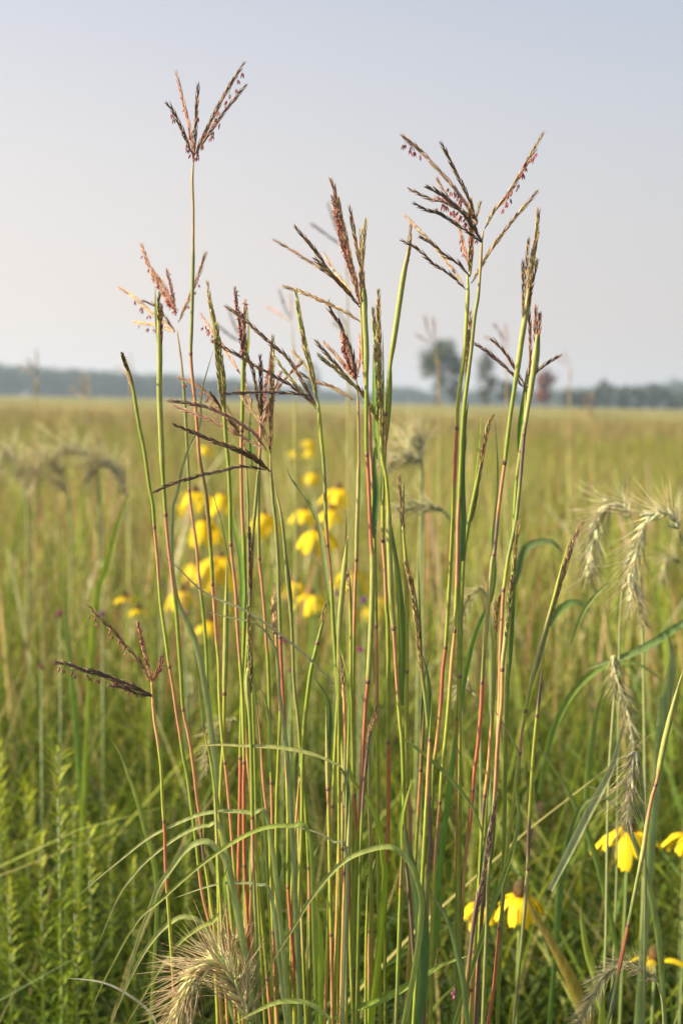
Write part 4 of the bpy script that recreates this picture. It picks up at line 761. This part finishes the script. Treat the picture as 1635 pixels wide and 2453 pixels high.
n = 2600; x, y = wedge(n, 1.0, 1.3, p=1.); x = x * .9 ; h = np.clip(RNG.normal(.56, .12, n), .2, .80)
blades_mesh('clump_grass', "low grass blades around the feet of the clump", x, y, h, RNG.uniform(.003, .008, n), pick(GRN, n, x, y), .35, .5)
n = 1300; x, y = wedge(n, 1.6, 3.6, p=.8); h = np.clip(RNG.normal(.98, .10, n), .75, 1.22)
blades_mesh('tall_grass', "tall thin green blades standing out of the near meadow", x, y, h, RNG.uniform(.002, .007, n), pick(GRN[:4] + [(.40,.34,.14)], n, x, y), .22, .2)
n = 17000; x, y = wedge(n, 3., 9., p=.8); pt = lowpoly_noise(x, y, 1.3, 3) ** 1.5; h = np.clip(RNG.normal(.80, .10, n) + (lowpoly_noise(x, y, .5, 13) - .5) * .5, .3, 1.15)
blades_mesh('meadow_grass', "olive meadow grass in the middle distance", x, y, h, RNG.uniform(.006, .020, n), pick(MID + GRN[:3], n, x, y, .2, pt * .28), .34, .4)
n = 4800; x, y = wedge(n, 2.6, 12., p=.8); h = np.clip(RNG.normal(1.04, .08, n), .85, 1.24)
blades_mesh('seed_grass', "thin straw and rust coloured seeding grass in the middle distance", x, y, h, RNG.uniform(.003, .009, n), pick([(.38,.31,.12),(.36,.17,.10),(.44,.40,.18),(.25,.34,.05),(.22,.32,.04)], n, x, y, .3), .14, .1, wexp=.2)
n = 40000; x, y = wedge(n, 8.5, 34., p=.9); pt = lowpoly_noise(x, y, 3., 5) ** 1.5; h = np.clip(RNG.normal(.86, .08, n) + (lowpoly_noise(x, y, .9, 15) - .5) * .45, .5, 1.15)
blades_mesh('far_meadow_grass', "tan and olive prairie grass stretching back", x, y, h, RNG.uniform(.008, .02, n), pick(FAR + MID, n, x, y, .2, pt * .4), .25, .3, K=4)
n = 36000; x, y = wedge(n, 32., 130., p=.9); h = np.clip(RNG.normal(.96, .07, n), .7, 1.15); pt = lowpoly_noise(x, y, 20., 6)
blades_mesh('far_meadow_grass', "distant tan prairie grass near the horizon", x, y, h, RNG.uniform(.03, .07, n), pick(FAR, n, x, y, .15, pt * .45), .2, .2, K=3)
def sheet(name, x0, x1, y0, y1, nx, ny, zf, cf, mat, kind, label=None, cat=None):
    ys = y0 * (y1 / y0) ** np.linspace(0, 1, ny) if y0 > 0 else np.linspace(y0, y1, ny); xs = np.linspace(x0, x1, nx); X, Y = np.meshgrid(xs, ys); Z = zf(X, Y)
    V = np.stack([X, Y, Z], -1).reshape(-1, 3); F = [(j * nx + i, j * nx + i + 1, (j + 1) * nx + i + 1, (j + 1) * nx + i) for j in range(ny - 1) for i in range(nx - 1)]
    me = bpy.data.meshes.new(name); me.from_pydata(V.tolist(), [], F); C = np.ones((len(V), 4), dtype=np.float32); C[:, :3] = cf(V[:, 0], V[:, 1])
    ca = me.color_attributes.new("Col", 'FLOAT_COLOR', 'POINT'); ca.data.foreach_set("color", C.ravel()); me.materials.append(mat); me.polygons.foreach_set("use_smooth", [True] * len(F))
    o = bpy.data.objects.new(name, me); col.objects.link(o); tag(o, label, cat, None, kind); return o
M_soil = material("soil_thatch", .95, 0, .1, .5, 30, 1.)
M_field = material("field_canopy", .8, .15, .1, .35, .5)
sheet('ground', -900, 900, -20, 1250, 3, 3, lambda X, Y: X * 0, lambda a, b: np.tile([[.085, .075, .035]], (len(a), 1)), M_soil, 'structure', "brown thatch and soil under the grass")
sheet('far_field', -560, 560, 55, 900, 150, 130, lambda X, Y: .80 * np.clip((Y - 55) / 25, 0, 1) + .16 * lowpoly_noise(X, Y, 5., 8) * np.clip((Y - 55) / 25, 0, 1) + .01,
      lambda a, b: np.clip(np.array([[.245, .235, .085]]) + (lowpoly_noise(a, b, 30., 9)[:, None] - .5) * np.array([[.12, .02, .03]]), .02, 1), M_field, 'stuff', "unbroken tan prairie canopy running to the woods", 'grass')
# ---------------------------------------------------------------- distant trees
def leafcloud(mb_name, mat, blobs, nper, size, c, parent, seed=1, hard=.75):
    rg = np.random.default_rng(seed); pts = []; cc = []
    for (bx, by, bz, rx, ry, rz) in blobs:
        m = max(20, int(nper * rx * rz)); d = rg.normal(0, 1, (m, 3)); d /= np.linalg.norm(d, axis=1)[:, None]; r = rg.random((m, 1)) ** .45 * (1 + .12 * rg.normal(0, 1, (m, 1)))
        p = d * r * np.array([[rx, ry, rz]]) + np.array([[bx, by, bz]]); pts.append(p); cc.append(np.tile(np.array([c]) * rg.uniform(.8, 1.2), (m, 1)) * rg.uniform(.75, 1.25, (m, 1)))
    p = np.concatenate(pts); cc = np.concatenate(cc); N = len(p); a = rg.normal(0, 1, (N, 3)); a /= np.linalg.norm(a, axis=1)[:, None]; b = np.cross(a, rg.normal(0, 1, (N, 3))); b /= np.linalg.norm(b, axis=1)[:, None]
    s = size * rg.uniform(.6, 1.3, (N, 1)); V = np.stack([p - a * s, p + b * s * .6, p + a * s, p - b * s * .6], 1).reshape(-1, 3).astype(np.float32); org = np.array(parent_loc(parent)); V = (V - org).astype(np.float32)
    me = bpy.data.meshes.new(mb_name); me.vertices.add(len(V)); me.vertices.foreach_set("co", V.ravel()); me.loops.add(N * 4); me.loops.foreach_set("vertex_index", np.arange(N * 4, dtype=np.int32))
    me.polygons.add(N); me.polygons.foreach_set("loop_start", np.arange(N, dtype=np.int32) * 4); me.update(calc_edges=True)
    C = np.ones((N * 4, 4), dtype=np.float32); C[:, :3] = np.repeat(cc, 4, axis=0); ca = me.color_attributes.new("Col", 'FLOAT_COLOR', 'POINT'); ca.data.foreach_set("color", C.ravel()); me.materials.append(mat)
    o = bpy.data.objects.new(mb_name, me); col.objects.link(o)
    if parent: o.parent = parent
    return o
def tree(label, xl, xr, yt, yb, D, c, group, seed, trunk=None, gaps=1., nb=22, nper=60, leaf_s=.3):
    """crown fills photo box xl..xr, yt..yb"""
    rg = random.Random(seed); a = P(xl, yt, D); b = P(xr, yb, D); cx, cz = (a.x + b.x) / 2, (a.z + max(b.z, .8)) / 2; rx = abs(b.x - a.x) / 2; rz = (a.z - max(b.z, .8)) / 2
    root = empty('tree', (cx + (trunk or 0), D, 0), label, 'tree', group); bl = []
    for i in range(nb):
        th = rg.uniform(0, 6.283); r = rg.random() ** .5; zz = rg.uniform(-1, 1); q = math.sqrt(max(.05, 1 - zz * zz * .85))
        s = rg.uniform(.22, .42); bl.append((cx + math.cos(th) * r * q * rx * .78, D + math.sin(th) * r * q * rx * .78, cz + zz * rz * .72, rx * s, rx * s, rz * s * .9))
    leafcloud('crown', M_crown, bl, nper * gaps * 1.25, leaf_s * 1.2, tuple(v * .85 for v in c), root, seed)
    mb = MB(); t0 = Vector((cx + (trunk or 0), D, -.1)); t1 = Vector((cx, D, cz)); tr = max(.15, rx * .07)
    pts = [Vector(q) for q in spline([tuple(t0), tuple(t0.lerp(t1, .5) + Vector((.2, 0, 0))), tuple(t1)], 1.5)]; mb.tube(pts, [tr * (1.2 - .6 * i / len(pts)) for i in range(len(pts))], [(.14, .11, .08)] * len(pts), 7)
    for k in range(6):
        q = bl[k * 3 % len(bl)]; e = Vector(q[:3]); s0 = t0.lerp(t1, rg.uniform(.5, .95)); mb.tube([s0, s0.lerp(e, .5) + Vector((0, 0, -rz * .08)), e], [tr * .5, tr * .35, tr * .12], [(.14, .11, .08)] * 3, 5)
    mb.build('trunk', M_bark, root); return root
TG = "lone trees on the far edge of the field"
tree("biggest distant tree, rounded open crown on a leaning trunk, right of centre", 1000, 1116, 802, 948, 240, (.075,.10,.06), TG, 3, trunk=-1.2, nb=26, nper=26)
tree("low shrubby tree at the foot of the biggest distant tree", 1058, 1112, 905, 975, 240, (.07,.095,.055), TG, 4, nb=14, nper=30)
tree("second distant tree just right of the tall stalks, loose ragged crown", 1132, 1196, 838, 965, 250, (.085,.095,.065), TG, 5, nb=20, nper=24)
tree("lower tree between the second distant tree and the sheathed stalks", 1185, 1238, 905, 972, 250, (.07,.095,.055), TG, 6, nb=16, nper=30)
tree("rust coloured small tree behind the right sheathed stalks", 1276, 1340, 878, 968, 235, (.24,.085,.045), TG, 7, nb=20, nper=30)
tree("distant narrow tree behind the olive seed head left of centre", 722, 768, 866, 950, 280, (.065,.09,.065), TG, 8, nb=16, nper=26)
RG = "row of dark trees along the right horizon"
i = 0
for lab, xl, xr, yt in [("first tree of the right row, beside the rusty tree", 1338, 1384, 930), ("low tree second in the right row", 1374, 1412, 936), ("round tree third in the right row, lower than its neighbour", 1400, 1440, 924),
    ("tallest tree of the right row", 1426, 1482, 908), ("flat crowned tree right of the tallest in the row", 1472, 1520, 920), ("low tree in the middle of the right row", 1512, 1548, 926), ("broad tree near the right edge of the row", 1540, 1592, 918), ("tree cut by the right edge of the picture", 1584, 1650, 922)]:
    i += 1; tree(lab, xl, xr, yt, 985, 380, (.065,.09,.055), RG, 20 + i, nb=18, nper=7, leaf_s=.6)
def woods(name, label, x0, x1, D, prof, c, seed, nb):
    rg = np.random.default_rng(seed); bl = []
    for i in range(nb):
        t = rg.random(); px = x0 + (x1 - x0) * t; hor = 962 + (px - 817.5) * .0202; top = np.interp(px, [p[0] for p in prof], [p[1] for p in prof]) + rg.normal(0, 2.)
        z1 = P(px, top, D).z; y = D + rg.uniform(-12, 25); r = rg.uniform(3, 6.); zc = rg.uniform(.15, 1) * (z1 - r * .6) if z1 > r else z1 * .5
        if rg.random() < .55: zc = z1 - r * .6
        bl.append((P(px, top, D).x, y, max(zc, 1.), r * 1.3, r, min(r, max(1.5, z1 * .5))))
    o = leafcloud(name, M_crown, bl, 3.2, 1.0, c, None, seed); tag(o, label, 'woods', None, 'stuff'); return o
woods('far_woods', "hazy blue woods along the left horizon", -260, 620, 640, [(-300,885),(0,885),(120,892),(200,896),(330,908),(400,905),(480,915),(560,918),(620,928)], (.06,.085,.06), 41, 520)
woods('far_woods', "hazy low woods along the middle of the horizon", 540, 1360, 800, [(540,918),(620,932),(800,940),(900,944),(960,932),(1030,944),(1200,940),(1360,944)], (.06,.085,.06), 42, 620)
woods('far_woods', "faint woods behind the right row of trees", 1330, 1960, 700, [(1330,940),(1500,938),(1640,920),(1800,925),(1960,930)], (.06,.085,.06), 43, 380)
# ---------------------------------------------------------------- morning haze
hb = bpy.data.meshes.new('haze'); X0, X1, Y0, Y1, Z0, Z1 = -950, 950, -60, 1300, -1.5, 26
hb.from_pydata([(x, y, z) for z in (Z0, Z1) for y in (Y0, Y1) for x in (X0, X1)], [], [(0,2,3,1),(4,5,7,6),(0,1,5,4),(1,3,7,5),(3,2,6,7),(2,0,4,6)])
ho = bpy.data.objects.new('haze', hb); col.objects.link(ho); tag(ho, "pale morning haze over the whole field", 'haze', None, 'stuff')
hm = bpy.data.materials.new('haze_air'); hm.use_nodes = True; hn = hm.node_tree; hn.nodes.remove(hn.nodes["Principled BSDF"])
pv = hn.nodes.new("ShaderNodeVolumePrincipled"); pv.inputs["Density"].default_value = .0005; pv.inputs["Color"].default_value = (.58, .74, 1, 1); pv.inputs["Anisotropy"].default_value = .25
hn.links.new(pv.outputs[0], hn.nodes["Material Output"].inputs["Volume"]); hb.materials.append(hm)
